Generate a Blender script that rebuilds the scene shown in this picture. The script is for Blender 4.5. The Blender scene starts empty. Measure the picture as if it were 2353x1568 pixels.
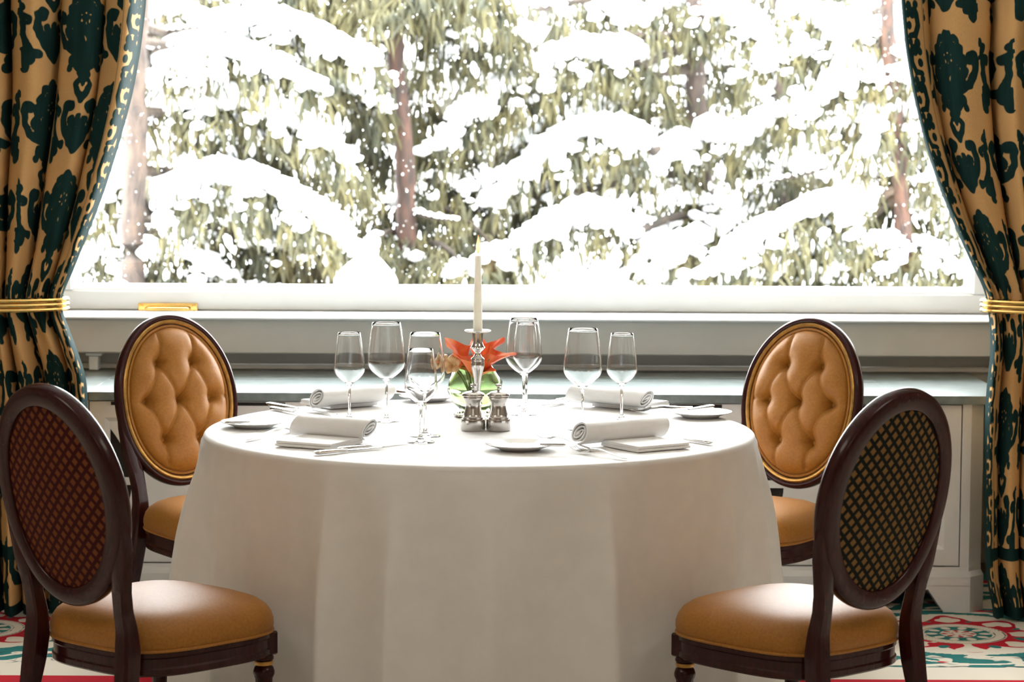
import bpy, bmesh, math, random
import numpy as np
from mathutils import Vector, Matrix

scene = bpy.context.scene
COL = scene.collection
PI = math.pi
TAU = 2 * math.pi

# ------------------------------------------------------------------ camera
F_PX = 5618.0
IMG_W, IMG_H = 2353.0, 1568.0
CAM = Vector((0.0, -6.4, 1.57))
PITCH = math.radians(5.1)
ROLL = math.radians(0.28)
_f = Vector((0, math.cos(PITCH), -math.sin(PITCH)))
_r0 = Vector((1, 0, 0))
_u0 = Vector((0, math.sin(PITCH), math.cos(PITCH)))
_r = _r0 * math.cos(ROLL) + _u0 * math.sin(ROLL)
_u = -_r0 * math.sin(ROLL) + _u0 * math.cos(ROLL)
cam_data = bpy.data.cameras.new('camera')
cam = bpy.data.objects.new('camera', cam_data)
COL.objects.link(cam)
M = Matrix((( _r.x, _u.x, -_f.x, CAM.x), (_r.y, _u.y, -_f.y, CAM.y), (_r.z, _u.z, -_f.z, CAM.z), (0, 0, 0, 1)))
cam.matrix_world = M
cam_data.sensor_width = 36.0
cam_data.lens = F_PX / IMG_W * 36.0
cam_data.clip_start = 0.05
cam_data.clip_end = 200
cam_data.dof.use_dof = True
cam_data.dof.focus_distance = 6.42
cam_data.dof.aperture_fstop = 5.6
scene.camera = cam

# ------------------------------------------------------------------ view, world and lights
vs = scene.view_settings
vs.view_transform = 'Standard'
vs.look = 'None'
vs.exposure = 0.12
vs.gamma = 1.0
vs.use_curve_mapping = False
SKY = 25.0
world = bpy.data.worlds.new('overcast_sky')
scene.world = world
world.use_nodes = True
_bg = world.node_tree.nodes['Background']
_bg.inputs['Color'].default_value = (0.96, 0.99, 1.0, 1)
_bg.inputs['Strength'].default_value = SKY

def area(name, loc, size, power, color, rot=(0, 0, 0), size_y=None):
    d = bpy.data.lights.new(name, 'AREA')
    d.energy = power
    d.color = color
    d.size = size
    if size_y:
        d.shape = 'RECTANGLE'
        d.size_y = size_y
    o = bpy.data.objects.new(name, d)
    COL.objects.link(o)
    o.location = loc
    o.rotation_euler = rot
    return o

# warm fill lights added near the ceiling, for room light with no visible source
area('room_fill', (-2.2, -2.6, 3.02), 1.2, 21, (1.0, 0.87, 0.72))
area('room_fill', (2.2, -2.6, 3.02), 1.2, 21, (1.0, 0.87, 0.72))
area('room_fill', (0.0, -6.8, 3.02), 2.0, 21, (1.0, 0.87, 0.72))
# daylight portal in the window opening
_p = area('window_portal', (0.03, 2.62, 1.80), 3.3, 1, (1, 1, 1), rot=(math.radians(-90), 0, 0), size_y=1.75)
_p.data.cycles.is_portal = True

# ------------------------------------------------------------------ placing helpers
def ray(px, py):
    dx = (px - IMG_W / 2) / F_PX
    dy = (IMG_H / 2 - py) / F_PX
    return _f + _r * dx + _u * dy

def P(px, py, Y):
    d = ray(px, py)
    return CAM + d * ((Y - CAM.y) / d.y)

def T(px, py, z=0.766):
    d = ray(px, py)
    return CAM + d * ((z - CAM.z) / d.z)

# ------------------------------------------------------------------ mesh helpers
class MB:
    """collects geometry and links it as ONE mesh object"""
    def __init__(self):
        self.v = []; self.n = 0; self.q = []; self.t = []; self.g = []
    def verts(self, a):
        a = np.asarray(a, dtype=np.float64).reshape(-1, 3)
        b = self.n
        self.v.append(a); self.n += len(a)
        return b
    def quads(self, a): self.q.append(np.asarray(a, dtype=np.int64).reshape(-1, 4))
    def tris(self, a): self.t.append(np.asarray(a, dtype=np.int64).reshape(-1, 3))
    def ngon(self, a): self.g.append(list(a))
    def grid(self, pts, wu=False, wv=False):
        pts = np.asarray(pts, dtype=np.float64)
        nu, nv = pts.shape[:2]
        b = self.verts(pts)
        iu = np.arange(nu if wu else nu - 1)[:, None]
        iv = np.arange(nv if wv else nv - 1)[None, :]
        i2 = (iu + 1) % nu; j2 = (iv + 1) % nv
        self.quads(np.stack([b + iu * nv + iv + 0 * i2, b + i2 * nv + iv, b + i2 * nv + j2, b + iu * nv + j2], -1))
        return b
    def box(self, c, s, bevel=0.003, mat3=None):
        h = [max(x / 2, 1e-5) for x in s]
        bv = min(bevel, min(h) * 0.9)
        idx = {}
        vs_ = []
        for sx in (-1, 1):
            for sy in (-1, 1):
                for sz in (-1, 1):
                    sg = (sx, sy, sz)
                    for k in range(3):
                        p = [sg[i] * (h[i] - (0 if i == k else bv)) for i in range(3)]
                        idx[(sx, sy, sz, k)] = len(vs_); vs_.append(p)
        A = np.array(vs_)
        fs = []
        for k in range(3):
            i, j = [a for a in range(3) if a != k]
            for s_ in (-1, 1):
                f = []
                for a, b in ((-1, -1), (1, -1), (1, 1), (-1, 1)):
                    sg = [0, 0, 0]; sg[k] = s_; sg[i] = a; sg[j] = b
                    f.append(idx[(*sg, k)])
                fs.append(f)
            for a in (-1, 1):
                for b in (-1, 1):
                    sg0 = [0, 0, 0]; sg0[i] = a; sg0[j] = b
                    s0 = list(sg0); s0[k] = -1; s1 = list(sg0); s1[k] = 1
                    fs.append([idx[(*s0, i)], idx[(*s1, i)], idx[(*s1, j)], idx[(*s0, j)]])
        for sx in (-1, 1):
            for sy in (-1, 1):
                for sz in (-1, 1):
                    fs.append([idx[(sx, sy, sz, k)] for k in range(3)])
        out = []
        for f in fs:
            a, b, c_ = A[f[0]], A[f[1]], A[f[2]]
            nrm = np.cross(b - a, c_ - a)
            out.append(f if np.dot(nrm, A[f].mean(0)) > 0 else f[::-1])
        if mat3 is not None: A = A @ np.array(mat3).T
        base = self.verts(A + np.array(c))
        for f in out:
            if len(f) == 4: self.quads([[x + base for x in f]])
            else: self.tris([[x + base for x in f]])
    def bx(self, lo, hi, bevel=0.003):
        self.box([(a + b) / 2 for a, b in zip(lo, hi)], [abs(b - a) for a, b in zip(lo, hi)], bevel)
    def tube(self, path, rad, sides=8, cap=True, ry=None, up=(0, 0, 1), sq=2.0):
        path = np.asarray(path, float); n = len(path)
        rad = np.broadcast_to(np.asarray(rad, float), (n,))
        ryv = rad if ry is None else np.broadcast_to(np.asarray(ry, float), (n,))
        tg = np.gradient(path, axis=0)
        tg /= np.linalg.norm(tg, axis=1)[:, None] + 1e-12
        up = np.asarray(up, float)
        a = np.cross(tg, up)
        bad = np.linalg.norm(a, axis=1) < 1e-4
        a[bad] = np.cross(tg[bad], np.array([1, 0, 0.01]))
        a /= np.linalg.norm(a, axis=1)[:, None]
        b = np.cross(a, tg)
        th = np.arange(sides) / sides * TAU + (PI / sides if sides == 4 else 0)
        c, s = np.cos(th), np.sin(th)
        if sq != 2.0:
            c = np.sign(c) * np.abs(c) ** (2 / sq); s = np.sign(s) * np.abs(s) ** (2 / sq)
        pts = path[:, None, :] + a[:, None, :] * (rad[:, None] * c)[..., None] + b[:, None, :] * (ryv[:, None] * s)[..., None]
        base = self.grid(pts, wv=True)
        if cap:
            self.ngon([base + i for i in range(sides)][::-1])
            self.ngon([base + (n - 1) * sides + i for i in range(sides)])
    def lathe(self, prof, seg=32, c=(0, 0, 0), wrap=False):
        prof = np.asarray(prof, float)
        th = np.arange(seg) / seg * TAU
        pts = np.zeros((len(prof), seg, 3))
        pts[..., 0] = prof[:, 0][:, None] * np.cos(th) + c[0]
        pts[..., 1] = prof[:, 0][:, None] * np.sin(th) + c[1]
        pts[..., 2] = prof[:, 1][:, None] + c[2]
        self.grid(pts, wu=wrap, wv=True)
    def build(self, name, mat=None, parent=None, smooth=True, angle=40, recalc=False, attrs=None):
        me = bpy.data.meshes.new(name)
        V = np.concatenate(self.v) if self.v else np.zeros((0, 3))
        Q = np.concatenate(self.q) if self.q else np.zeros((0, 4), np.int64)
        Tn = np.concatenate(self.t) if self.t else np.zeros((0, 3), np.int64)
        loops = [Q.reshape(-1), Tn.reshape(-1)] + [np.array(g) for g in self.g]
        tot = np.concatenate([np.full(len(Q), 4), np.full(len(Tn), 3), np.array([len(g) for g in self.g], dtype=np.int64)]).astype(np.int32)
        L = np.concatenate(loops).astype(np.int32)
        st = np.concatenate([[0], np.cumsum(tot)[:-1]]).astype(np.int32)
        me.vertices.add(len(V)); me.vertices.foreach_set('co', V.astype(np.float32).ravel())
        me.loops.add(len(L)); me.loops.foreach_set('vertex_index', L)
        me.polygons.add(len(tot)); me.polygons.foreach_set('loop_start', st)
        try: me.polygons.foreach_set('loop_total', tot)
        except Exception: pass
        me.update(calc_edges=True)
        if recalc:
            bm = bmesh.new(); bm.from_mesh(me)
            bmesh.ops.recalc_face_normals(bm, faces=bm.faces)
            bm.to_mesh(me); bm.free()
        if smooth:
            me.polygons.foreach_set('use_smooth', np.ones(len(me.polygons), dtype=bool))
            if angle and len(V) < 60000:
                me.set_sharp_from_angle(angle=math.radians(angle))
        if attrs:
            for k, a in attrs.items():
                at = me.attributes.new(k, 'FLOAT', 'POINT')
                at.data.foreach_set('value', np.asarray(a, np.float32))
        if mat: me.materials.append(mat)
        o = bpy.data.objects.new(name, me)
        COL.objects.link(o)
        if parent: o.parent = parent
        return o

def tag(o, label, cat, group=None, kind=None):
    o['label'] = label; o['category'] = cat
    if group: o['group'] = group
    if kind: o['kind'] = kind
    return o

def thing(name, label, cat, loc=(0, 0, 0), rz=0, group=None):
    o = bpy.data.objects.new(name, None)
    COL.objects.link(o)
    o.location = loc; o.rotation_euler = (0, 0, rz)
    o.empty_display_size = 0.05
    return tag(o, label, cat, group)

def struct(o):
    o['kind'] = 'structure'
    return o

def dup(root, loc, rz=0, label=None, group=None, swap=None):
    r = root.copy(); COL.objects.link(r)
    r.location = loc; r.rotation_euler = (0, 0, rz)
    if label: r['label'] = label
    if group: r['group'] = group
    for ch in list(root.children):
        c = ch.copy(); COL.objects.link(c); c.parent = r
        if swap and ch.name.split('.')[0] in swap:
            c.data = ch.data.copy(); c.data.materials[0] = swap[ch.name.split('.')[0]]
        for g in ch.children:
            d = g.copy(); COL.objects.link(d); d.parent = c
    return r

# ------------------------------------------------------------------ materials
def srgb(r, g, b):
    f = lambda c: (c / 255 / 12.92) if c / 255 <= 0.04045 else ((c / 255 + 0.055) / 1.055) ** 2.4
    return (f(r), f(g), f(b))

def new_mat(name):
    m = bpy.data.materials.new(name)
    m.use_nodes = True
    nt = m.node_tree
    b = nt.nodes['Principled BSDF']
    return m, nt, b

def nd(nt, typ, **kw):
    n = nt.nodes.new(typ)
    for k, v in kw.items():
        if k.startswith('i_'): n.inputs[k[2:].replace('_', ' ')].default_value = v
        else: setattr(n, k, v)
    return n

def pmat(name, col, rough=0.5, metal=0.0, var=0.06, scale=30.0, bump=0.0, bscale=200.0, coat=0.0, spec=0.5, sheen=0.0, trans=0.0, ior=1.45, stretch=None, col2=None, sss=0.0):
    m, nt, b = new_mat(name)
    tc = nd(nt, 'ShaderNodeTexCoord')
    vec = tc.outputs['Object']
    if stretch:
        mp = nd(nt, 'ShaderNodeMapping'); mp.inputs['Scale'].default_value = stretch
        nt.links.new(vec, mp.inputs['Vector']); vec = mp.outputs['Vector']
    nz = nd(nt, 'ShaderNodeTexNoise'); nz.inputs['Scale'].default_value = scale; nz.inputs['Detail'].default_value = 4
    nt.links.new(vec, nz.inputs['Vector'])
    mx = nd(nt, 'ShaderNodeMix', data_type='RGBA')
    c2 = col2 if col2 else tuple(max(0, c * (1 - var * 2)) for c in col)
    mx.inputs['A'].default_value = (*col, 1); mx.inputs['B'].default_value = (*c2, 1)
    rp = nd(nt, 'ShaderNodeMapRange'); rp.inputs['From Min'].default_value = 0.35; rp.inputs['From Max'].default_value = 0.65
    nt.links.new(nz.outputs['Fac'], rp.inputs['Value'])
    nt.links.new(rp.outputs['Result'], mx.inputs['Factor'])
    nt.links.new(mx.outputs['Result'], b.inputs['Base Color'])
    b.inputs['Roughness'].default_value = rough
    b.inputs['Metallic'].default_value = metal
    b.inputs['Specular IOR Level'].default_value = spec
    b.inputs['Coat Weight'].default_value = coat
    b.inputs['Coat Roughness'].default_value = 0.08
    b.inputs['Sheen Weight'].default_value = sheen
    b.inputs['Transmission Weight'].default_value = trans
    b.inputs['IOR'].default_value = ior
    if sss:
        b.inputs['Subsurface Weight'].default_value = sss
        b.inputs['Subsurface Radius'].default_value = (0.02, 0.012, 0.008)
    if bump:
        n2 = nd(nt, 'ShaderNodeTexNoise'); n2.inputs['Scale'].default_value = bscale; n2.inputs['Detail'].default_value = 3
        nt.links.new(vec, n2.inputs['Vector'])
        bp = nd(nt, 'ShaderNodeBump'); bp.inputs['Strength'].default_value = bump; bp.inputs['Distance'].default_value = 0.002
        nt.links.new(n2.outputs['Fac'], bp.inputs['Height'])
        nt.links.new(bp.outputs['Normal'], b.inputs['Normal'])
    return m

MAT = {}
MAT['white_paint'] = pmat('white_paint', (0.80, 0.79, 0.76), 0.45, var=0.03, scale=6)
MAT['sash_paint'] = pmat('sash_gloss_paint', (0.74, 0.755, 0.755), 0.3, var=0.02, scale=6)
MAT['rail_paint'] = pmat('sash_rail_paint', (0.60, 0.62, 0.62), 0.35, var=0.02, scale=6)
MAT['shade_grey'] = pmat('shade_grey', (0.50, 0.49, 0.46), 0.5, var=0.04, scale=5)  # backlit shade of the fascia put into its base colour
MAT['wall_paint'] = pmat('warm_wall_paint', (0.42, 0.36, 0.29), 0.7, var=0.03, scale=4)
MAT['ceiling'] = pmat('ceiling_paint', (0.85, 0.83, 0.79), 0.8, var=0.02, scale=4)
MAT['slate'] = pmat('green_slate', (0.20, 0.235, 0.235), 0.30, var=0.3, scale=22, stretch=(1, 4, 1), bump=0.15, bscale=60, col2=(0.13, 0.16, 0.16))
MAT['dark'] = pmat('dark_void', (0.02, 0.016, 0.014), 0.8, var=0.1)
MAT['mahogany'] = pmat('mahogany', (0.036, 0.0065, 0.0065), 0.24, var=0.15, scale=18, stretch=(6, 6, 0.8), coat=0.2, spec=.22, col2=(0.026, 0.0045, 0.005))
MAT['gilt'] = pmat('gilt_trim', (0.55, 0.30, 0.08), 0.34, metal=0.75, var=0.15, scale=60)
MAT['gold_fabric'] = pmat('gold_upholstery', (0.37, 0.150, 0.018), 0.50, var=0.08, scale=160, bump=0.25, bscale=900, sheen=0.05, spec=.45, col2=(0.31, 0.120, 0.013))
MAT['linen'] = pmat('white_linen', (0.92, 0.92, 0.92), 0.75, var=0.02, scale=20, bump=0.06, bscale=1400)
MAT['brass'] = pmat('polished_brass', (0.78, 0.50, 0.16), 0.16, metal=1.0, var=0.06, scale=20)
MAT['silver'] = pmat('polished_silver', (0.70, 0.68, 0.66), 0.14, metal=1.0, var=0.04, scale=30)
MAT['pewter'] = pmat('mill_silver', (0.60, 0.575, 0.55), 0.2, metal=1.0, var=0.04, scale=30)
MAT['steel'] = pmat('cutlery_steel', (0.82, 0.81, 0.80), 0.16, metal=1.0, var=0.03, scale=40)
MAT['china'] = pmat('white_china', (0.86, 0.86, 0.85), 0.12, var=0.01, coat=0.4)
MAT['wax'] = pmat('ivory_wax', (0.94, 0.91, 0.84), 0.4, var=0.02, sss=0.8)
MAT['wax'].node_tree.nodes['Principled BSDF'].inputs['Subsurface Radius'].default_value = (1.0, .94, .85)
MAT['wax'].node_tree.nodes['Principled BSDF'].inputs['Subsurface Scale'].default_value = 0.018
MAT['glass'] = pmat('clear_glass', (1, 1, 1), 0.0, var=0.0, trans=1.0, ior=1.46)
MAT['green_glass'] = pmat('green_glass', (0.80, 0.92, 0.62), 0.02, var=0.08, trans=0.97, ior=1.33, scale=14, col2=(0.70, 0.88, 0.50))
MAT['calla'] = pmat('orange_petal', (0.88, 0.25, 0.075), 0.45, var=0.2, scale=30, col2=(0.78, 0.11, 0.045), stretch=(1, 1, .4))
MAT['cream_petal'] = pmat('cream_petal', (0.72, 0.53, 0.28), 0.5, var=0.15, scale=50, col2=(0.55, 0.33, 0.14))
MAT['pink_bud'] = pmat('pink_bud', (0.82, 0.55, 0.50), 0.45, var=0.1, scale=50)
MAT['stem'] = pmat('stem_green', (0.13, 0.16, 0.05), 0.5, var=0.2, scale=40)
MAT['wick'] = pmat('wick', (0.03, 0.02, 0.02), 0.9)
MAT['bark'] = pmat('spruce_bark', (0.046, 0.020, 0.012), 0.9, var=0.3, scale=22, bump=0.8, bscale=30, stretch=(1, 1, 0.35), col2=(0.012, 0.007, 0.005))
MAT['bark_pale'] = pmat('pale_spruce_bark', (0.044, 0.029, 0.021), 0.9, var=0.3, scale=22, bump=0.8, bscale=30, stretch=(1, 1, 0.35), col2=(0.016, 0.011, 0.009))
MAT['twig'] = pmat('twig_bark', (0.045, 0.032, 0.023), 0.9, var=0.3, scale=9)
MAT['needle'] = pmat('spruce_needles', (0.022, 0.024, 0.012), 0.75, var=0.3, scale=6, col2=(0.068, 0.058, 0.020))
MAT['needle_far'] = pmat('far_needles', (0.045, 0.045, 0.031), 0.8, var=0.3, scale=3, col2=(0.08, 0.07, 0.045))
MAT['snow'] = pmat('snow', (0.90, 0.91, 0.92), 0.7, var=0.01, scale=4)

# tablecloth: linen that lets some daylight glow through
MAT['cloth'] = pmat('table_linen', (0.84, 0.82, 0.80), 0.75, var=0.02, scale=20, bump=0.06, bscale=1400)
_nt = MAT['cloth'].node_tree
_tl = nd(_nt, 'ShaderNodeBsdfTranslucent'); _tl.inputs['Color'].default_value = (0.86, 0.82, 0.76, 1)
_ms = nd(_nt, 'ShaderNodeMixShader'); _ms.inputs['Fac'].default_value = 0.10
_nt.links.new(_nt.nodes['Principled BSDF'].outputs['BSDF'], _ms.inputs[1]); _nt.links.new(_tl.outputs['BSDF'], _ms.inputs[2])
_nt.links.new(_ms.outputs['Shader'], _nt.nodes['Material Output'].inputs['Surface'])

# thin window glass: mostly see-through, mirrors a little
m, nt, b = new_mat('window_glass')
nt.nodes.remove(b)
tr = nd(nt, 'ShaderNodeBsdfTransparent'); tr.inputs['Color'].default_value = (0.97, 0.985, 0.98, 1)
gl = nd(nt, 'ShaderNodeBsdfGlossy'); gl.inputs['Roughness'].default_value = 0.0
lw = nd(nt, 'ShaderNodeFresnel'); lw.inputs['IOR'].default_value = 1.45
mxs = nd(nt, 'ShaderNodeMixShader')
nt.links.new(lw.outputs['Fac'], mxs.inputs['Fac'])
nt.links.new(tr.outputs['BSDF'], mxs.inputs[1]); nt.links.new(gl.outputs['BSDF'], mxs.inputs[2])
nt.links.new(mxs.outputs['Shader'], nt.nodes['Material Output'].inputs['Surface'])
MAT['pane'] = m

# candle flame
m, nt, b = new_mat('candle_flame')
nt.nodes.remove(b)
em = nd(nt, 'ShaderNodeEmission'); em.inputs['Strength'].default_value = 2.2
tc = nd(nt, 'ShaderNodeTexCoord'); sp = nd(nt, 'ShaderNodeSeparateXYZ'); cr = nd(nt, 'ShaderNodeValToRGB')
mr = nd(nt, 'ShaderNodeMapRange'); mr.inputs['From Max'].default_value = 0.05
nt.links.new(tc.outputs['Object'], sp.inputs['Vector']); nt.links.new(sp.outputs['Z'], mr.inputs['Value'])
nt.links.new(mr.outputs['Result'], cr.inputs['Fac']); nt.links.new(cr.outputs['Color'], em.inputs['Color'])
cr.color_ramp.elements[0].color = (0.9, 0.25, 0.08, 1); cr.color_ramp.elements[1].color = (1.0, 0.30, 0.10, 1)
e = cr.color_ramp.elements.new(0.35); e.color = (1, 0.62, 0.30, 1)
nt.links.new(em.outputs['Emission'], nt.nodes['Material Output'].inputs['Surface'])
MAT['flame'] = m

def lattice_mat(name, gold, line):
    """woven diamond lattice: dark bands crossing on a gold ground, in the panel's own x/z coordinates"""
    m, nt, b = new_mat(name)
    tc = nd(nt, 'ShaderNodeTexCoord'); sp = nd(nt, 'ShaderNodeSeparateXYZ')
    nt.links.new(tc.outputs['Object'], sp.inputs['Vector'])
    k = 1 / 0.032
    outs = []
    for s in (1, -1):
        a = nd(nt, 'ShaderNodeMath', operation='MULTIPLY'); a.inputs[1].default_value = s * 1.05
        nt.links.new(sp.outputs['X'], a.inputs[0])
        c = nd(nt, 'ShaderNodeMath', operation='ADD'); nt.links.new(a.outputs[0], c.inputs[0]); nt.links.new(sp.outputs['Z'], c.inputs[1])
        d = nd(nt, 'ShaderNodeMath', operation='MULTIPLY'); d.inputs[1].default_value = k; nt.links.new(c.outputs[0], d.inputs[0])
        e_ = nd(nt, 'ShaderNodeMath', operation='PINGPONG'); e_.inputs[1].default_value = 0.5; nt.links.new(d.outputs[0], e_.inputs[0])
        outs.append(e_)
    mn = nd(nt, 'ShaderNodeMath', operation='MINIMUM')
    nt.links.new(outs[0].outputs[0], mn.inputs[0]); nt.links.new(outs[1].outputs[0], mn.inputs[1])
    mr_ = nd(nt, 'ShaderNodeMapRange'); mr_.inputs['From Min'].default_value = 0.15; mr_.inputs['From Max'].default_value = 0.25
    nt.links.new(mn.outputs[0], mr_.inputs['Value'])
    mx = nd(nt, 'ShaderNodeMix', data_type='RGBA'); mx.inputs['A'].default_value = (*line, 1); mx.inputs['B'].default_value = (*gold, 1)
    nt.links.new(mr_.outputs['Result'], mx.inputs['Factor'])
    nt.links.new(mx.outputs['Result'], b.inputs['Base Color'])
    b.inputs['Roughness'].default_value = 0.8
    b.inputs['Specular IOR Level'].default_value = 0.15
    return m
MAT['lattice_red'] = lattice_mat('red_lattice_fabric', (0.15, 0.044, 0.012), (0.040, 0.004, 0.004))
MAT['lattice_green'] = lattice_mat('green_lattice_fabric', (0.19, 0.100, 0.032), (0.006, 0.008, 0.006))

def attr_node(nt, name):
    a = nd(nt, 'ShaderNodeAttribute'); a.attribute_name = name
    return a.outputs['Fac']

def step_node(nt, sock, w):
    mr_ = nd(nt, 'ShaderNodeMapRange'); mr_.inputs['From Min'].default_value = -w; mr_.inputs['From Max'].default_value = w
    nt.links.new(sock, mr_.inputs['Value'])
    return mr_.outputs['Result']

# damask curtain: 'motif' < 0 is raised teal velvet, > 0 gold ground; 'vein' > 0 thin pale lines in the velvet
m, nt, b = new_mat('damask_velvet')
f0 = step_node(nt, attr_node(nt, 'motif'), 0.0012)
mx = nd(nt, 'ShaderNodeMix', data_type='RGBA')
nz = nd(nt, 'ShaderNodeTexNoise'); nz.inputs['Scale'].default_value = 350
mg = nd(nt, 'ShaderNodeMix', data_type='RGBA'); mg.inputs['A'].default_value = (0.52, 0.30, 0.115, 1); mg.inputs['B'].default_value = (0.68, 0.42, 0.18, 1)
nt.links.new(nz.outputs['Fac'], mg.inputs['Factor'])
nz2 = nd(nt, 'ShaderNodeTexNoise'); nz2.inputs['Scale'].default_value = 25
mt = nd(nt, 'ShaderNodeMix', data_type='RGBA'); mt.inputs['A'].default_value = (0.004, 0.018, 0.018, 1); mt.inputs['B'].default_value = (0.012, 0.045, 0.043, 1)
nt.links.new(nz2.outputs['Fac'], mt.inputs['Factor'])
nt.links.new(f0, mx.inputs['Factor']); nt.links.new(mt.outputs['Result'], mx.inputs['A']); nt.links.new(mg.outputs['Result'], mx.inputs['B'])
nt.links.new(mx.outputs['Result'], b.inputs['Base Color'])
b.inputs['Roughness'].default_value = 0.7; b.inputs['Sheen Weight'].default_value = 0.0; b.inputs['Specular IOR Level'].default_value = 0.08
b.inputs['Sheen Tint'].default_value = (0.5, 0.8, 0.8, 1)
bp = nd(nt, 'ShaderNodeBump'); bp.inputs['Strength'].default_value = 0.35; bp.inputs['Distance'].default_value = 0.003; bp.invert = True
nt.links.new(f0, bp.inputs['Height']); nt.links.new(bp.outputs['Normal'], b.inputs['Normal'])
MAT['damask'] = m

# carpet: attribute-driven woven pattern
m, nt, b = new_mat('patterned_carpet')
cream = (0.62, 0.56, 0.46, 1)
cur = None
mx1 = nd(nt, 'ShaderNodeMix', data_type='RGBA'); mx1.inputs['A'].default_value = (0.40, 0.012, 0.022, 1); mx1.inputs['B'].default_value = cream
nt.links.new(step_node(nt, attr_node(nt, 'red'), 0.002), mx1.inputs['Factor'])
mx2 = nd(nt, 'ShaderNodeMix', data_type='RGBA'); mx2.inputs['A'].default_value = (0.022, 0.14, 0.13, 1)
nt.links.new(step_node(nt, attr_node(nt, 'teal'), 0.002), mx2.inputs['Factor']); nt.links.new(mx1.outputs['Result'], mx2.inputs['B'])
mx3 = nd(nt, 'ShaderNodeMix', data_type='RGBA'); mx3.inputs['A'].default_value = (0.02, 0.045, 0.04, 1)
nt.links.new(step_node(nt, attr_node(nt, 'line'), 0.0015), mx3.inputs['Factor']); nt.links.new(mx2.outputs['Result'], mx3.inputs['B'])
nt.links.new(mx3.outputs['Result'], b.inputs['Base Color'])
b.inputs['Roughness'].default_value = 0.95; b.inputs['Specular IOR Level'].default_value = 0.1
nzc = nd(nt, 'ShaderNodeTexNoise'); nzc.inputs['Scale'].default_value = 600
bp = nd(nt, 'ShaderNodeBump'); bp.inputs['Strength'].default_value = 0.4; bp.inputs['Distance'].default_value = 0.002
nt.links.new(nzc.outputs['Fac'], bp.inputs['Height']); nt.links.new(bp.outputs['Normal'], b.inputs['Normal'])
MAT['carpet'] = m
# ------------------------------------------------------------------ room shell
def prism(mb, poly, z0, z1, poly1=None):
    n = len(poly); poly1 = poly1 or poly
    b = mb.verts([(x, y, z0) for x, y in poly] + [(x, y, z1) for x, y in poly1])
    for i in range(n):
        j = (i + 1) % n
        mb.quads([[b + i, b + j, b + n + j, b + n + i]])
    mb.ngon([b + i for i in range(n)][::-1]); mb.ngon([b + n + i for i in range(n)])

def slab(name, lo, hi, mat, bevel=0.0005):
    mb = MB(); mb.bx(lo, hi, bevel)
    return struct(mb.build(name, mat))

NX0, NX1 = -1.78, 1.86          # window niche
WY = 1.62                       # room-side face of the window wall
GY = 2.30                       # glass plane
ZC = 3.05
slab('floor', (-4.2, -9.2, -0.12), (4.2, 2.75, -0.012), MAT['mahogany'])
slab('ceiling', (-4.2, -9.2, ZC), (4.2, 2.75, ZC + 0.12), MAT['ceiling'])
slab('wall_left', (-4.3, -9.2, -0.12), (-4.15, 2.75, ZC), MAT['wall_paint'])
slab('wall_right', (4.15, -9.2, -0.12), (4.3, 2.75, ZC), MAT['wall_paint'])
slab('wall_rear', (-4.2, -9.3, -0.12), (4.2, -9.15, ZC), MAT['wall_paint'])
mb = MB()
mb.bx((-4.2, WY, -0.012), (NX0, 2.75, ZC), 0.002)
mb.bx((NX1, WY, -0.012), (4.2, 2.75, ZC), 0.002)
mb.bx((NX0, WY, 2.78), (NX1, 2.75, ZC), 0.002)
mb.bx((NX0, 2.36, -0.012), (NX1, 2.75, 0.86), 0.002)
struct(mb.build('wall_window', MAT['wall_paint']))

def Z(py, Y, px=1176.5): return P(px, py, Y).z

# ------------------------------------------------------------------ window
win = bpy.data.objects.new('window_1', None); COL.objects.link(win); win['kind'] = 'structure'
win['label'] = 'wide white picture window looking out on snowy trees'
zs_lip0, zs_lip1 = Z(739, 1.97), Z(732, 1.97)
z_rail_top = Z(673, 2.22); z_glass = Z(659, 2.29)
gxl, gxr = P(187, 640, GY).x, P(2214, 640, GY).x
ZT = 2.62
mb = MB()      # sill board with rounded nose
prof = [(1.985, zs_lip0), (1.974, zs_lip0 + .002), (1.970, zs_lip0 + .006), (1.970, zs_lip1 - .004), (1.974, zs_lip1), (2.0, zs_lip1 + .001), (2.36, zs_lip1 + .003), (2.36, zs_lip0)]
prism_pts = [[(NX0, y, z) for y, z in prof], [(NX1, y, z) for y, z in prof]]
mb.grid(np.array(prism_pts), wv=True)
mb.ngon(range(8)); mb.ngon(range(8, 16))
mb.build('window_sill', MAT['sash_paint'], win)
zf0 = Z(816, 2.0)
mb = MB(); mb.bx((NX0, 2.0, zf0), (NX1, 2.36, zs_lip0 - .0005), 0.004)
mb.build('fascia', MAT['shade_grey'], win)
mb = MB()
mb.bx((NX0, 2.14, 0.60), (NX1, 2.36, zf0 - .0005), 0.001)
mb.build('recess_panel', MAT['shade_grey'], win)
mb = MB()
zc_top = Z(905, 1.395)
zm = Z(839, 2.12)
mb.bx((NX0, 2.115, zc_top + .001), (NX1, 2.139, zm), 0.004)
mb.build('moulding', MAT['white_paint'], win)
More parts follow.
